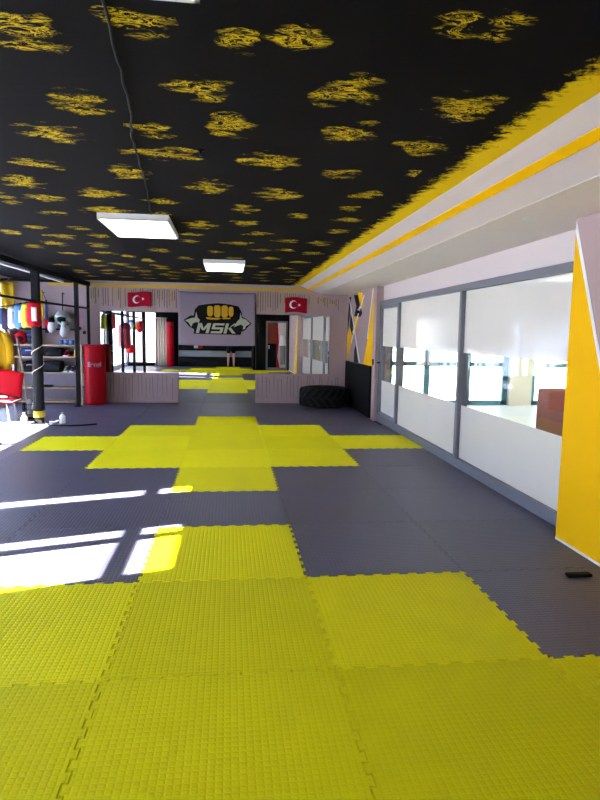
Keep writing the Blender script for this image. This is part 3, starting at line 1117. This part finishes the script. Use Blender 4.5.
MB().tube([(RX + .0, 7.2, .10 + .02 * k) for k in range(6)], [.084, .087] * 3, seg=20).build('tape', 'tapey', po)
def along(h):
    return [(RX - h, .9), (RX + h, .9), (RX + h, 7.2), (-2.25 + h, 9.93), (-2.25 - h, 9.93), (RX - h, 7.2)]


MB().prism(along(.04), 'Z', 2.34, 2.42).build('top_beam', 'blackmetal', t)
MB().prism(along(.022), 'Z', 1.88, 1.91).build('rail', 'blackmetal', t)
for y in (1.07, 5.4, 9.35):
    MB().box(XL + .01, RX, y - .025, y + .025, 2.35, 2.40).build('cross_beam', 'blackmetal', t)
mb = MB().box(RX - .115, RX - .075, .9, 9.1, 2.33, 2.36)  # white bar painting the sunlit lower edge of the rack beam
tag(mb.build('cable_conduit', 'white'), 'white cable conduit running along the left rack beam', 'conduit')
# wrapped cord on the padded post
pts = [(RX + .087 * math.cos(k * .45), 7.2 + .087 * math.sin(k * .45), .62 + k * .022) for k in range(30)]
tag(MB().tube(pts, .0065, seg=8).build('rope', 'beigec'), 'pale rope wound round the padded rack post', 'rope')
pts = [(RX + .12, 7.12, .012), (RX + .2, 6.98, .012), (RX + .36, 6.90, .012), (RX + .56, 6.88, .012), (RX + .75, 6.95, .012), (RX + .9, 7.05, .012)]
tag(MB().tube(pts, .012, seg=8).build('floor_hose', 'dkgrey'), 'dark hose trailing on the floor from the padded post', 'hose')
for x, y, lb in ((RX - .20, 7.12, 'small white bottle left of the padded post foot'), (RX + .34, 7.22, 'small white bottle right of the padded post foot')):
    q = thing('bottle', lb, 'bottle', (x, y, 0), 'white bottles at the post foot')
    MB().lathe([(.0, 0), (.042, 0), (.045, .01), (.045, .11), (.018, .14), (.018, .15), (0, .15)], (x, y, 0), seg=20).build('body', 'white', q)
    MB().lathe([(.0, .148), (.021, .148), (.021, .18), (.0, .18)], (x, y, 0), seg=16).build('cap', 'greyc', q)


# --------------------------------------------------------------- hanging gear
def hang_glove(name, label, x, y, ztop, zt, col, cuff, group, s=1.0, rot=0.0):
    """boxing glove hanging fingers-down from a cord; ztop = cord top, zt = cuff top"""
    t = thing(name, label, 'boxing glove', (x, y, ztop), group)
    R_ = Matrix.Rotation(rot, 4, 'Z')
    b = MB()
    b.tube([(0, 0, -.02), (0, 0, -.10), (0, .005, -.16), (0, .015, -.23), (0, .02, -.275), (0, .02, -.30)], [.045, .058, .074, .078, .055, .012], seg=18)
    b.bm.transform(Matrix.Translation((x, y, zt)) @ R_ @ Matrix.Scale(s, 4))
    b.build('mitt', col, t)
    b = MB().tube([(.05, 0, -.08), (.085, .01, -.13), (.085, .015, -.18), (.07, .02, -.21)], [.028, .032, .030, .012], seg=12)
    b.bm.transform(Matrix.Translation((x, y, zt)) @ R_ @ Matrix.Scale(s, 4))
    b.build('thumb', col, t)
    b = MB().tube([(0, 0, 0.005), (0, 0, 0), (0, 0, -.09), (0, 0, -.10)], [.044, .052, .060, .052], seg=18)
    b.bm.transform(Matrix.Translation((x, y, zt)) @ R_ @ Matrix.Scale(s, 4))
    b.build('cuff', cuff, t)
    MB().tube([(x - .012, y, zt - .01), (x - .004, y, ztop), (x + .004, y, ztop), (x + .012, y, zt - .01)], .004, seg=6).build('cord', 'black', t)
    return t


def pad_hang(name, label, cat, x, y, ztop, z0, z1, w_, th, mats, group=None, rot=0.0):
    """curved oblong pad (shin guard, kick shield) hung by a loop"""
    t = thing(name, label, cat, (x, y, ztop), group)
    R_ = Matrix.Translation((x, y, 0)) @ Matrix.Rotation(rot, 4, 'Z')
    h = z1 - z0

    def sh(u, v):
        a = (u - .5) * 2
        wq = w_ / 2 * (1 - .12 * v) * (1 - max(0, (abs(v - .5) - .38) / .12) ** 2 * .5)
        return R_ @ Vector((a * wq, -th * (1 - a * a), z0 + h * v))
    b = MB().grid(sh, 10, 14, thick=.03)
    b.build('padding', mats[0], t)

    def sh2(u, v):
        a = (u - .5) * 2
        return R_ @ Vector((a * w_ * .2, -th * (1 - (a * .4) ** 2) - .034, z0 + h * (.2 + .6 * v)))
    MB().grid(sh2, 6, 6, thick=.006).build('face_panel', mats[1], t)
    p0 = R_ @ Vector((-.02, 0, z1 - .01))
    p1 = R_ @ Vector((.02, 0, z1 - .01))
    MB().tube([p0, (x, y, ztop), p1], .005, seg=6).build('loop', 'black', t)
    return t


# the line of gear from the padded post towards the windows
la, lb_ = Vector((-2.36, 7.06, 1.90)), Vector((-3.66, 8.3, 1.82))
ln_ = MB().tube([la, (la + lb_) / 2 + Vector((0, 0, -.03)), lb_], .009, seg=8)
tag(ln_.build('hanging_line', 'blackmetal'), 'thin dark line strung from the padded post to the left windows', 'line')


def onl(u):
    p = la.lerp(lb_, u)
    return p.x, p.y, p.z - .03 * (1 - abs(2 * u - 1))


x, y, z = onl(.03)
pad_hang('kick_pad', 'red kick pad hanging in front of the padded post', 'kick pad', x, y - .06, z + .04, 1.52, 1.87, .17, .04, ('red', 'white'), 'gear on the hanging line', .3)
x, y, z = onl(.155)
pad_hang('kick_pad', 'lime and orange kick pad hanging left of the red one', 'kick pad', x, y - .03, z + .02, 1.50, 1.85, .13, .04, ('lime', 'orange'), 'gear on the hanging line', .3)
x, y, z = onl(.26)
pad_hang('focus_pad', 'blue focus pad with white mark on the hanging line', 'focus pad', x, y - .03, z + .02, 1.50, 1.83, .15, .04, ('blue', 'whitel'), 'gear on the hanging line', .3)
x, y, z = onl(.37)
pad_hang('shin_guard', 'white shin guard on the hanging line', 'shin guard', x, y - .03, z + .02, 1.48, 1.80, .15, .04, ('whitel', 'lilac'), 'gear on the hanging line', .3)
x, y, z = onl(.49)
pad_hang('shin_guard', 'dark purple shin guard on the hanging line', 'shin guard', x, y - .03, z + .02, 1.46, 1.78, .14, .04, ('purple', 'navy'), 'gear on the hanging line', .3)
x, y, z = onl(.62)
hang_glove('boxing_glove', 'blue boxing glove at the left end of the hanging line', x, y - .02, z, z - .03, 'blue', 'blue', 'gear on the hanging line', .9, .4)

# gear along the rack rail (rows nearer the camera show in the left mirror)
for y, s, col, cuff, lb in (
        (3.9, 1.0, 'whitel', 'blue', 'white boxing glove with blue cuff on the rack rail, seen mirrored'),
        (2.9, 1.0, 'orange', 'whitel', 'orange boxing glove with white cuff on the rack rail, seen mirrored'),
        (2.0, 1.3, 'red', 'red', 'red boxing glove on the rack rail, seen mirrored, right of its row')):
    hang_glove('boxing_glove', lb, RX, y, 1.875, 1.80, col, cuff, 'gloves on the rack rail', s, 1.2)
pad_hang('kick_shield', 'long maroon kick shield on the rack rail, seen in the left mirror', 'kick shield', RX, 5.0, 1.88, .95, 1.7, .34, .08, ('dkred', 'dkred'), 'gear on the rack rail', PI)
pad_hang('kick_shield', 'small red kick shield hung low on the rack, seen in the left mirror', 'kick shield', RX, 4.1, 1.88, .80, 1.06, .26, .06, ('red', 'red'), 'gear on the rack rail', PI)

# ------------------------------------------------------------- wall shelf and things hung on the wall
mb = MB().box(-3.68, -2.5, 9.84, 10.05, 1.455, 1.49)
tag(mb.build('wall_ledge', 'blackmetal'), 'black wall ledge above the wooden shelf unit', 'shelf')
pegs = {}


def peg(x, z, lb):
    p = MB().tube([(x, 10.05, z), (x, 9.93, z), (x, 9.91, z + .02)], .007, seg=8)
    tag(p.build('wall_hook', 'blackmetal'), lb, 'hook', 'hooks above the shelf')


peg(-2.74, 2.18, 'black hook holding the pale green head guard')
peg(-3.12, 2.20, 'black hook holding the striped belts')
peg(-2.38, 1.92, 'black hook holding the medals')
peg(-2.93, 1.72, 'black hook holding the white sparring gloves')

# head guard
hx, hy, hz = -2.74, 9.88, 1.70
t = thing('head_guard', 'pale green padded head guard hanging on the wall above white gloves', 'head guard', (hx, 9.93, 2.18), )
b = MB()
b.ell((hx, hy, hz), (.15, .13, .15))
bmesh.ops.delete(b.bm, geom=[f for f in b.bm.faces if f.calc_center_median().y < hy - .09 and abs(f.calc_center_median().z - hz + .03) < .09], context='FACES')
b.build('shell', 'mint', t)
MB().ell((hx - .13, hy, hz - .03), (.04, .06, .07)).ell((hx + .13, hy, hz - .03), (.04, .06, .07)).build('ear_pads', 'mint', t)
MB().tube([(hx - .1, hy - .08, hz + .03), (hx, hy - .13, hz + .05), (hx + .1, hy - .08, hz + .03)], .03).build('brow_pad', 'mint', t)
MB().ell((hx, hy - .06, hz - .02), (.09, .05, .08)).build('face_opening', 'black', t)
MB().tube([(hx - .1, hy, hz - .12), (hx, hy - .05, hz - .19), (hx + .1, hy, hz - .12)], .014).build('chin_strap', 'navy', t)
MB().tube([(hx, hy, hz + .14), (hx, 9.91, 2.19)], .010).build('hanging_strap', 'black', t)

# white sparring gloves
for i, (x, lb, g) in enumerate(((-2.93, 'white sparring glove with black cuff, left of the pair under the head guard', 'mint'), (-2.70, 'white sparring glove with pale front, right of the pair under the head guard', 'whitel'))):
    zt = 1.70 if i == 0 else 1.62
    hang_glove('sparring_glove', lb, x, 9.80, 1.72 if i == 0 else 1.69, zt, 'whitel', 'black' if i == 0 else 'mint', 'white sparring gloves on the wall', 1.0, .3)
bl = MB().tube([(-2.93, 9.91, 1.73), (-2.93, 9.80, 1.72), (-2.70, 9.80, 1.69)], .006)
tag(bl.build('hanging_line', 'black'), 'black cord from a wall hook carrying the white sparring gloves', 'cord')

# belts and striped things
for i, (x, c1, z0, z1, lb) in enumerate(((-3.20, 'dkred', 1.42, 2.05, 'dark red martial arts belt hanging on the wall, leftmost of the belts'),
                                        (-3.13, 'mustard', 1.55, 2.24, 'mustard martial arts belt hanging from the wall hook'),
                                        (-3.05, 'navy', 1.40, 2.05, 'navy martial arts belt hanging on the wall, rightmost of the belts'))):
    b = MB().grid(lambda u, v: (x + .03 * (u - .5) * 2 * (.6 + .6 * (1 - v)), 9.90 - .008 * math.sin(v * 9 + i), z0 + (z1 - z0) * v), 4, 16, thick=.006)
    b.tube([(x, 9.90, z1 - .01), (-3.12, 9.905, 2.215)], .006)
    tag(b.build('belt', c1), lb, 'belt', 'martial arts belts on the wall')
for x, col, lb in ((-3.17, 'whitel', 'white focus mitt standing on the wall ledge under the belts'), (-3.03, 'red', 'red focus mitt standing on the wall ledge under the belts')):
    b = MB().box(x - .06, x + .06, 9.86, 9.93, 1.49, 1.68, bev=.03, seg=3)
    tag(b.build('focus_mitt', col), lb, 'focus mitt', 'mitts on the ledge')
# medals
for i, (x, c, l, lb) in enumerate(((-2.41, 'pink', .40, 'medal on a pink ribbon by the red bag, left of two'), (-2.35, 'lilac', .48, 'medal on a lilac ribbon by the red bag, right of two'))):
    t = thing('medal', lb, 'medal', (x, 9.91, 1.93), 'medals on the wall')
    MB().grid(lambda u, v: (x + .02 * (u - .5) + (v - .5) * .03 * (1 if i else -1), 9.905, 1.93 - l * v), 2, 10, thick=.004).build('ribbon', c, t)
    MB().tube([(x + .015 * (1 if i else -1), 9.91, 1.93 - l - .03), (x + .015 * (1 if i else -1), 9.895, 1.93 - l - .03)], .034, seg=20).build('disc', 'purple', t)

# ------------------------------------------------------------- wooden shelf unit
t = thing('shelf_unit', 'pale wooden shelf unit of sports gear behind the rack posts', 'shelf unit', (-3.0, 9.85, 0))
SX0, SX1, SY0, SY1 = -3.64, -2.335, 9.64, 10.02
for x in (SX0, SX1 - .035):
    for y in (SY0, SY1 - .035):
        MB().box(x, x + .035, y, y + .035, 0, 1.175).build('upright', 'wood', t)
for z in (.04, .31, .61, .92, 1.15):
    MB().box(SX0 + .036, SX1 - .036, SY0 + .003, SY1 - .003, z, z + .025).build('shelf', 'wood', t)
MB().box(SX0, SX1, SY1 - .006, SY1 - .001, .06, 1.15).build('back_panel', 'lilac', t)


def bag(x0, x1, z, h, col, lb, trim='black', y0=9.68, y1=9.95):
    t = thing('gear_bag', lb, 'bag', ((x0 + x1) / 2, y0, z), 'bags on the shelf unit')
    MB().box(x0, x1, y0, y1, z, z + h, bev=min(.05, h * .35), seg=3).build('body', col, t)
    xm = (x0 + x1) / 2
    MB().tube([(xm - .07, y0 + .02, z + h * .6), (xm - .05, y0 - .012, z + h * .72), (xm + .05, y0 - .012, z + h * .72), (xm + .07, y0 + .02, z + h * .6)], .010, seg=8).build('handle', trim, t)


bag(-3.50, -3.18, .945, .16, 'navy', 'navy gear bag at the left of the top tier', 'greyc')
bag(-3.02, -2.72, .945, .17, 'dkgrey', 'dark grey gear bag in the middle of the top tier')
bag(-3.50, -3.15, .635, .20, 'black', 'black gear bag at the left of the second tier', 'greyc')
bag(-3.10, -2.74, .635, .22, 'dkgrey', 'wide dark gear bag in the middle of the second tier', 'navy')


def shoe(x, y, z, col, sole, lb, g):
    t = thing('training_shoe', lb, 'shoe', (x, y, z), g)
    MB().box(x - .045, x + .045, y - .13, y + .13, z, z + .025, bev=.011, seg=3).build('sole', sole, t)
    MB().tube([(x, y - .12, z + .045), (x, y - .06, z + .055), (x, y + .02, z + .075), (x, y + .09, z + .09), (x, y + .12, z + .08)], [.022, .038, .042, .044, .03], seg=14).build('upper', col, t)
    MB().tube([(x - .02, y + .0, z + .115), (x + .02, y - .005, z + .115)], .006, seg=6).build('laces', 'white', t)


shoe(-2.66, 9.80, .945, 'red', 'white', 'red training shoe with white sole on the top tier', 'shoes on the shelf unit')
shoe(-2.56, 9.80, .945, 'black', 'red', 'black training shoe with red sole on the top tier', 'shoes on the shelf unit')
shoe(-2.67, 9.80, .635, 'greyc', 'white', 'grey training shoe on the second tier, left of two', 'shoes on the shelf unit')
shoe(-2.55, 9.80, .635, 'navy', 'white', 'navy training shoe on the second tier, right of two', 'shoes on the shelf unit')
mb = MB().box(-2.50, -2.42, 9.70, 9.90, .945, 1.08, bev=.02, seg=3)
tag(mb.build('hand_wrap_roll', 'tapey'), 'yellow rolled hand wrap at the right end of the top tier', 'hand wrap')
mb = MB().box(-3.30, -2.96, 9.68, 9.92, .335, .37, bev=.01, seg=3)
tag(mb.build('folded_mat', 'black'), 'flat black folded mat on the third tier', 'mat')
for i, x in enumerate((-2.74, -2.64, -2.54)):
    b = MB().lathe([(0, 0), (.032, 0), (.042, .09), (.036, .09), (.028, .01), (0, .01)], (x, 9.74, 1.175), seg=20)
    tag(b.build('plastic_cup', 'blue'), 'blue plastic cup on top of the shelf unit, ' + ('left', 'middle', 'right')[i] + ' of three', 'cup', 'blue cups on the shelf unit')
for i, (x, c, lb) in enumerate(((-3.50, 'red', 'red sparring helmet on top of the shelf unit'), (-3.28, 'navy', 'navy sparring helmet on top of the shelf unit, beside the red one'))):
    t = thing('sparring_helmet', lb, 'helmet', (x, 9.8, 1.175), 'helmets on the shelf unit')
    b = MB().ell((x, 9.8, 1.30), (.115, .13, .125))
    b.build('shell', c, t)
    MB().ell((x, 9.70, 1.28), (.07, .04, .06)).build('face_opening', 'black', t)
    MB().tube([(x - .09, 9.72, 1.35), (x, 9.66, 1.36), (x + .09, 9.72, 1.35)], .022).build('brow_pad', c, t)

# red standing bag
t = thing('punch_bag', 'red cylindrical punch bag standing on the floor beside the shelf unit', 'punch bag', (-2.11, 9.76, 0))
MB().lathe([(0, 0), (.19, 0), (.205, .02), (.205, .10), (.200, .12), (.207, .5), (.207, 1.10), (.212, 1.12), (.212, 1.17), (.19, 1.185), (0, 1.185)], (-2.11, 9.76, 0), seg=56).build('body', 'red', t)
MB().lathe([(.2135, 1.125), (.217, 1.13), (.217, 1.165), (.2135, 1.17)], (-2.11, 9.76, 0), seg=56).build('top_rim', 'red', t)
tx = MB().text('Bengi', .125, Matrix(((1, 0, 0, 0), (0, 0, -1, 0), (0, 1, 0, .80), (0, 0, 0, 1))), bold=.004)


def cyl(c):
    a = c.x / .21 - 1.45
    return Vector((-2.11 + (.209 - c.y) * math.cos(a), 9.76 + (.209 - c.y) * math.sin(a), c.z))


tx.build('lettering', 'lilac', t, warp=cyl)

# ------------------------------------------------------------- left foreground clutter
# mustard banner by the window
b = MB().grid(lambda u, v: (-3.54 + .24 * u, 8.9 + .02 * math.sin(u * 9 + v * 3), 1.80 + .50 * v), 8, 8, thick=.006)
b.tube([(-3.62, 8.9, 2.30), (-3.24, 8.9, 2.30)], .010)
b.tube([(-3.43, 8.9, 2.30), (-3.43, 9.1, 2.40)], .005)
tag(b.build('hanging_cloth', 'mustard'), 'mustard cloth hanging from a rod high beside the left window', 'cloth')
# jacket on a hanger
t = thing('training_jacket', 'mustard and white training jacket hanging below the line of gear', 'jacket', (-3.37, 8.0, 1.76))


def jk(u, v):
    a = (u - .5) * 2
    wq = .30 if v > .25 else .30
    zz = 1.50 - .75 * (1 - v) - .10 * abs(a) * v
    return (-3.37 + a * wq * (1 - .2 * v), 7.94 - .06 * (1 - a * a) + .012 * math.sin(a * 12), zz)


MB().grid(jk, 24, 14, thick=.014).build('body', 'mustard', t)
for sg in (-1, 1):
    MB().tube([(-3.37 + sg * .22, 7.93, 1.40), (-3.37 + sg * .29, 7.93, 1.2), (-3.37 + sg * .30, 7.92, .88)], [.06, .065, .06], seg=12).build('sleeve', 'mustard', t)
    MB().grid(lambda u, v: (-3.37 + sg * (.03 + .05 * u + .06 * (1 - v)), 7.84, .80 + .55 * v), 3, 6, thick=.008).build('white_lapel', 'whitel', t)
MB().tube([(-3.57, 7.95, 1.42), (-3.37, 7.95, 1.52), (-3.17, 7.95, 1.42)], .010).tube([(-3.37, 7.95, 1.52), (-3.37, 7.96, 1.60), (-3.37, 7.86, 1.79)], .005).build('hanger', 'wood', t)
# leaning stick
st = MB().tube([(-2.80, 7.86, .012), (-2.86, 7.95, .5), (-3.02, 8.13, 1.32)], .016, seg=10)
tag(st.build('wooden_staff', 'wood'), 'pale wooden staff leaning beside the jacket', 'staff')
# red padded bench
t = thing('padded_bench', 'red vinyl padded bench with white piping at the left edge', 'bench', (-3.15, 7.5, 0))


def br(u, v):
    return (-3.52 + .70 * u, 7.62 + .16 * v, .34 + .40 * v + .05 * math.sin(u * PI))


MB().grid(br, 10, 8, thick=.05).build('backrest', 'red', t)
MB().box(-3.52, -2.84, 7.24, 7.66, .30, .36, bev=.025, seg=3).build('seat', 'red', t)
MB().tube([(-3.52, 7.24, .35), (-3.18, 7.23, .36), (-2.95, 7.23, .34), (-2.84, 7.24, .33), (-2.83, 7.6, .34), (-2.83, 7.78, .74)], .010, seg=8).build('piping', 'white', t)
for x in (-3.42, -2.94):
    for y in (7.30, 7.60):
        MB().tube([(x, y, .31), (x + (.05 if x > -3.2 else -.05), y + (-.03 if y < 7.4 else .03), 0)], .014, seg=10).build('leg', 'whitel', t)
# wire basket with gloves
t = thing('wire_basket', 'dark wire basket on the floor between the bench and padded post', 'basket', (-2.68, 7.75, 0))
b = MB()
X0, X1, Y0, Y1 = -2.80, -2.54, 7.60, 7.90
for k in range(9):
    x = X0 + (X1 - X0) * k / 8
    b.tube([(x, Y0, .25), (x, Y0, .006), (x, Y1, .006), (x, Y1, .25)], .004, seg=6)
for k in range(9):
    y = Y0 + (Y1 - Y0) * k / 8
    b.tube([(X0, y, .25), (X0, y, .006), (X1, y, .006), (X1, y, .25)], .004, seg=6)
for z in (.08, .16, .25):
    b.tube([(X0, Y0, z), (X1, Y0, z), (X1, Y1, z), (X0, Y1, z), (X0, Y0, z)], .005, seg=6)
b.build('basket_wire', 'blackmetal', t)
for i, (x, y, lb) in enumerate(((-2.72, 7.70, 'grey boxing glove lying on the wire basket, left of two'), (-2.61, 7.80, 'grey boxing glove lying on the wire basket, right of two'))):
    t = thing('boxing_glove', lb, 'boxing glove', (x, y, .26), 'grey gloves in the basket')
    MB().tube([(x, y, .03), (x, y + .01, .10), (x, y + .01, .22), (x, y, .31), (x, y, .345)], [.03, .05, .055, .05, .015], seg=16).build('mitt', 'greyc', t)
    MB().tube([(x + .04, y - .02, .16), (x + .068, y - .03, .22), (x + .06, y - .03, .28)], [.018, .024, .010], seg=12).build('thumb', 'whitel', t)

# ================================================================== REAR OF THE GYM (mirror only)
t = thing('punch_bag', 'tall red wall punch bag beside the beige curtain, seen in the left mirror', 'punch bag', (-1.92, -3.05, 0))
MB().lathe([(0, .0), (.13, 0), (.15, .03), (.15, 1.84), (.13, 1.87), (0, 1.87)], (-1.92, -3.05, 0), seg=40).build('body', 'red', t)
MB().lathe([(.151, 1.70), (.156, 1.71), (.156, 1.76), (.151, 1.77)], (-1.92, -3.05, 0), seg=40).build('top_strap', 'dkred', t)
b = MB().grid(lambda u, v: (-2.55 + .46 * u, -3.12 + .03 * math.sin(u * 26), .02 + 2.0 * v), 40, 4, thick=.006)
b.tube([(-2.6, -3.12, 2.03), (-2.05, -3.12, 2.03)], .014)
b.box(-2.58, -2.56, -3.25, -3.11, 2.01, 2.05)
tag(b.build('curtain', 'beigec'), 'beige curtain at the rear of the gym, seen in the left mirror', 'curtain')
for x, c, lb in ((-.86, 'whitel', 'white box on the rear ledge, seen in the centre mirror'), (-.68, 'red', 'red box on the rear ledge, seen in the centre mirror')):
    b = MB().box(x - .08, x + .08, -3.22, -3.07, .78, .96, bev=.008)
    tag(b.build('storage_box', c), lb, 'box', 'boxes on the rear ledge')
mb = MB().box(-1.6, 1.48, -3.243, -3.05, .74, .78)
tag(mb.build('rear_ledge', 'black'), 'black ledge along the rear wall, seen in the centre mirror', 'shelf')


# the photographer, mirrored below the banner
def skin_mesh(name, nodes, edges, mtl, parent, sub=2):
    """nodes: dict name -> (co, radius)"""
    keys = list(nodes)
    idx = {k: i for i, k in enumerate(keys)}
    base = WORLD[parent.name]
    me = bpy.data.meshes.new(name)
    me.from_pydata([Vector(nodes[k][0]) - base for k in keys], [(idx[a], idx[b]) for a, b in edges], [])
    o = bpy.data.objects.new(name, me)
    COL.objects.link(o)
    sm = o.modifiers.new('skin', 'SKIN')
    for i, k in enumerate(keys):
        r = nodes[k][1]
        r = r if isinstance(r, tuple) else (r, r)
        me.skin_vertices[0].data[i].radius = r
        me.skin_vertices[0].data[i].use_root = (i == 0)
    sm.use_smooth_shade = True
    ss = o.modifiers.new('sub', 'SUBSURF')
    ss.levels = sub
    ss.render_levels = sub
    bpy.context.view_layer.update()
    ev = o.evaluated_get(bpy.context.evaluated_depsgraph_get())
    m2 = bpy.data.meshes.new_from_object(ev)
    bpy.data.objects.remove(o)
    m2.materials.clear()
    m2.materials.append(M[mtl])
    o = bpy.data.objects.new(name, m2)
    COL.objects.link(o)
    o.parent = parent
    WORLD[o.name] = base.copy()
    for p in m2.polygons:
        p.use_smooth = True
    return o


px, py = .62, -2.93
P = thing('person', 'person in grey shirt and black shorts holding up a phone, seen in the centre mirror', 'person', (px, py, 0))
N = {'pelvis': ((px, py, .95), (.155, .11)), 'waist': ((px, py, 1.10), (.14, .10)), 'chest': ((px, py, 1.30), (.165, .115)),
     'neckb': ((px, py, 1.46), (.07, .07)), 'neck': ((px, py + .01, 1.53), (.055, .055)), 'head': ((px, py + .02, 1.63), (.078, .095)), 'crown': ((px, py + .015, 1.71), (.062, .078))}
Eg = [('pelvis', 'waist'), ('waist', 'chest'), ('chest', 'neckb'), ('neckb', 'neck'), ('neck', 'head'), ('head', 'crown')]
for s_, sg in (('l', -1), ('r', 1)):
    N.update({s_ + 'hip': ((px + sg * .095, py, .88), .092), s_ + 'thigh': ((px + sg * .105, py + .01, .70), .080), s_ + 'knee': ((px + sg * .11, py + .015, .48), .056),
              s_ + 'calf': ((px + sg * .115, py - .01, .34), .054), s_ + 'ankle': ((px + sg * .12, py - .02, .09), .036), s_ + 'foot': ((px + sg * .125, py + .06, .045), (.042, .038)), s_ + 'toe': ((px + sg * .13, py + .17, .032), (.040, .026)),
              s_ + 'sho': ((px + sg * .185, py, 1.40), .062), s_ + 'elb': ((px + sg * .24, py + .10, 1.17), .043), s_ + 'wri': ((px + sg * .10 - .05, py + .33, 1.36), .028), s_ + 'palm': ((px + sg * .07 - .055, py + .38, 1.40), (.036, .020))})
    Eg += [('pelvis', s_ + 'hip'), (s_ + 'hip', s_ + 'thigh'), (s_ + 'thigh', s_ + 'knee'), (s_ + 'knee', s_ + 'calf'), (s_ + 'calf', s_ + 'ankle'), (s_ + 'ankle', s_ + 'foot'), (s_ + 'foot', s_ + 'toe'),
           ('chest', s_ + 'sho'), (s_ + 'sho', s_ + 'elb'), (s_ + 'elb', s_ + 'wri'), (s_ + 'wri', s_ + 'palm')]
    pxm = px + sg * .07 - .055
    for k, (dz, L) in enumerate(((.035, .06), (.013, .066), (-.010, .062), (-.032, .05))):
        a, b_, c_ = s_ + 'f%da' % k, s_ + 'f%db' % k, s_ + 'f%dc' % k
        N[a] = ((pxm - sg * .006, py + .41, 1.40 + dz), .010)
        N[b_] = ((pxm - sg * .012, py + .41 + L * .55, 1.405 + dz), .009)
        N[c_] = ((pxm - sg * .030, py + .405 + L * .75, 1.408 + dz), .008)
        Eg += [(s_ + 'palm', a), (a, b_), (b_, c_)]
    N[s_ + 't1'] = ((pxm - sg * .02, py + .375, 1.445), .011)
    N[s_ + 't2'] = ((pxm - sg * .036, py + .40, 1.462), .009)
    Eg += [(s_ + 'palm', s_ + 't1'), (s_ + 't1', s_ + 't2')]
skin_mesh('body', N, Eg, 'skin', P)
sh = {'a': ((px, py, .93), (.172, .13)), 'b': ((px, py, 1.10), (.165, .125)), 'c': ((px, py, 1.30), (.19, .135)), 'd': ((px, py, 1.44), (.10, .085)),
      'l': ((px - .20, py, 1.40), .082), 'l2': ((px - .232, py + .06, 1.26), .066), 'r': ((px + .20, py, 1.40), .082), 'r2': ((px + .232, py + .06, 1.26), .066)}
skin_mesh('shirt', sh, [('a', 'b'), ('b', 'c'), ('c', 'd'), ('c', 'l'), ('l', 'l2'), ('c', 'r'), ('r', 'r2')], 'greyc', P)
so = {'p': ((px, py, .93), (.168, .126)), 'lh': ((px - .10, py, .84), .108), 'lk': ((px - .112, py + .012, .56), .092), 'rh': ((px + .10, py, .84), .108), 'rk': ((px + .112, py + .012, .56), .092)}
skin_mesh('shorts', so, [('p', 'lh'), ('lh', 'lk'), ('p', 'rh'), ('rh', 'rk')], 'black', P)
MB().ell((px, py + .0, 1.685), (.098, .108, .088)).build('hair', 'hair', P)
MB().ell((px - .033, py + .112, 1.645), (.014, .010, .009)).ell((px + .033, py + .112, 1.645), (.014, .010, .009)).build('eyes', 'white', P)
MB().tube([(px, py + .112, 1.645), (px, py + .132, 1.61), (px, py + .118, 1.598)], [.009, .015, .012], seg=10).build('nose', 'skin', P)
MB().ell((px, py + .108, 1.568), (.025, .010, .007)).build('mouth', 'dkred', P)
MB().ell((px - .092, py + .02, 1.63), (.012, .024, .034)).ell((px + .092, py + .02, 1.63), (.012, .024, .034)).build('ears', 'skin', P)
t = thing('phone', 'dark phone held up by the person in grey, hidden by the banner in the mirror', 'phone', (.555, -2.475, 1.4))
MB().box(.52, .60, -2.478, -2.469, 1.36, 1.52, bev=.004).build('body', 'black', t)
MB().box(.525, .595, -2.481, -2.478, 1.37, 1.51).build('screen', 'dkgrey', t)
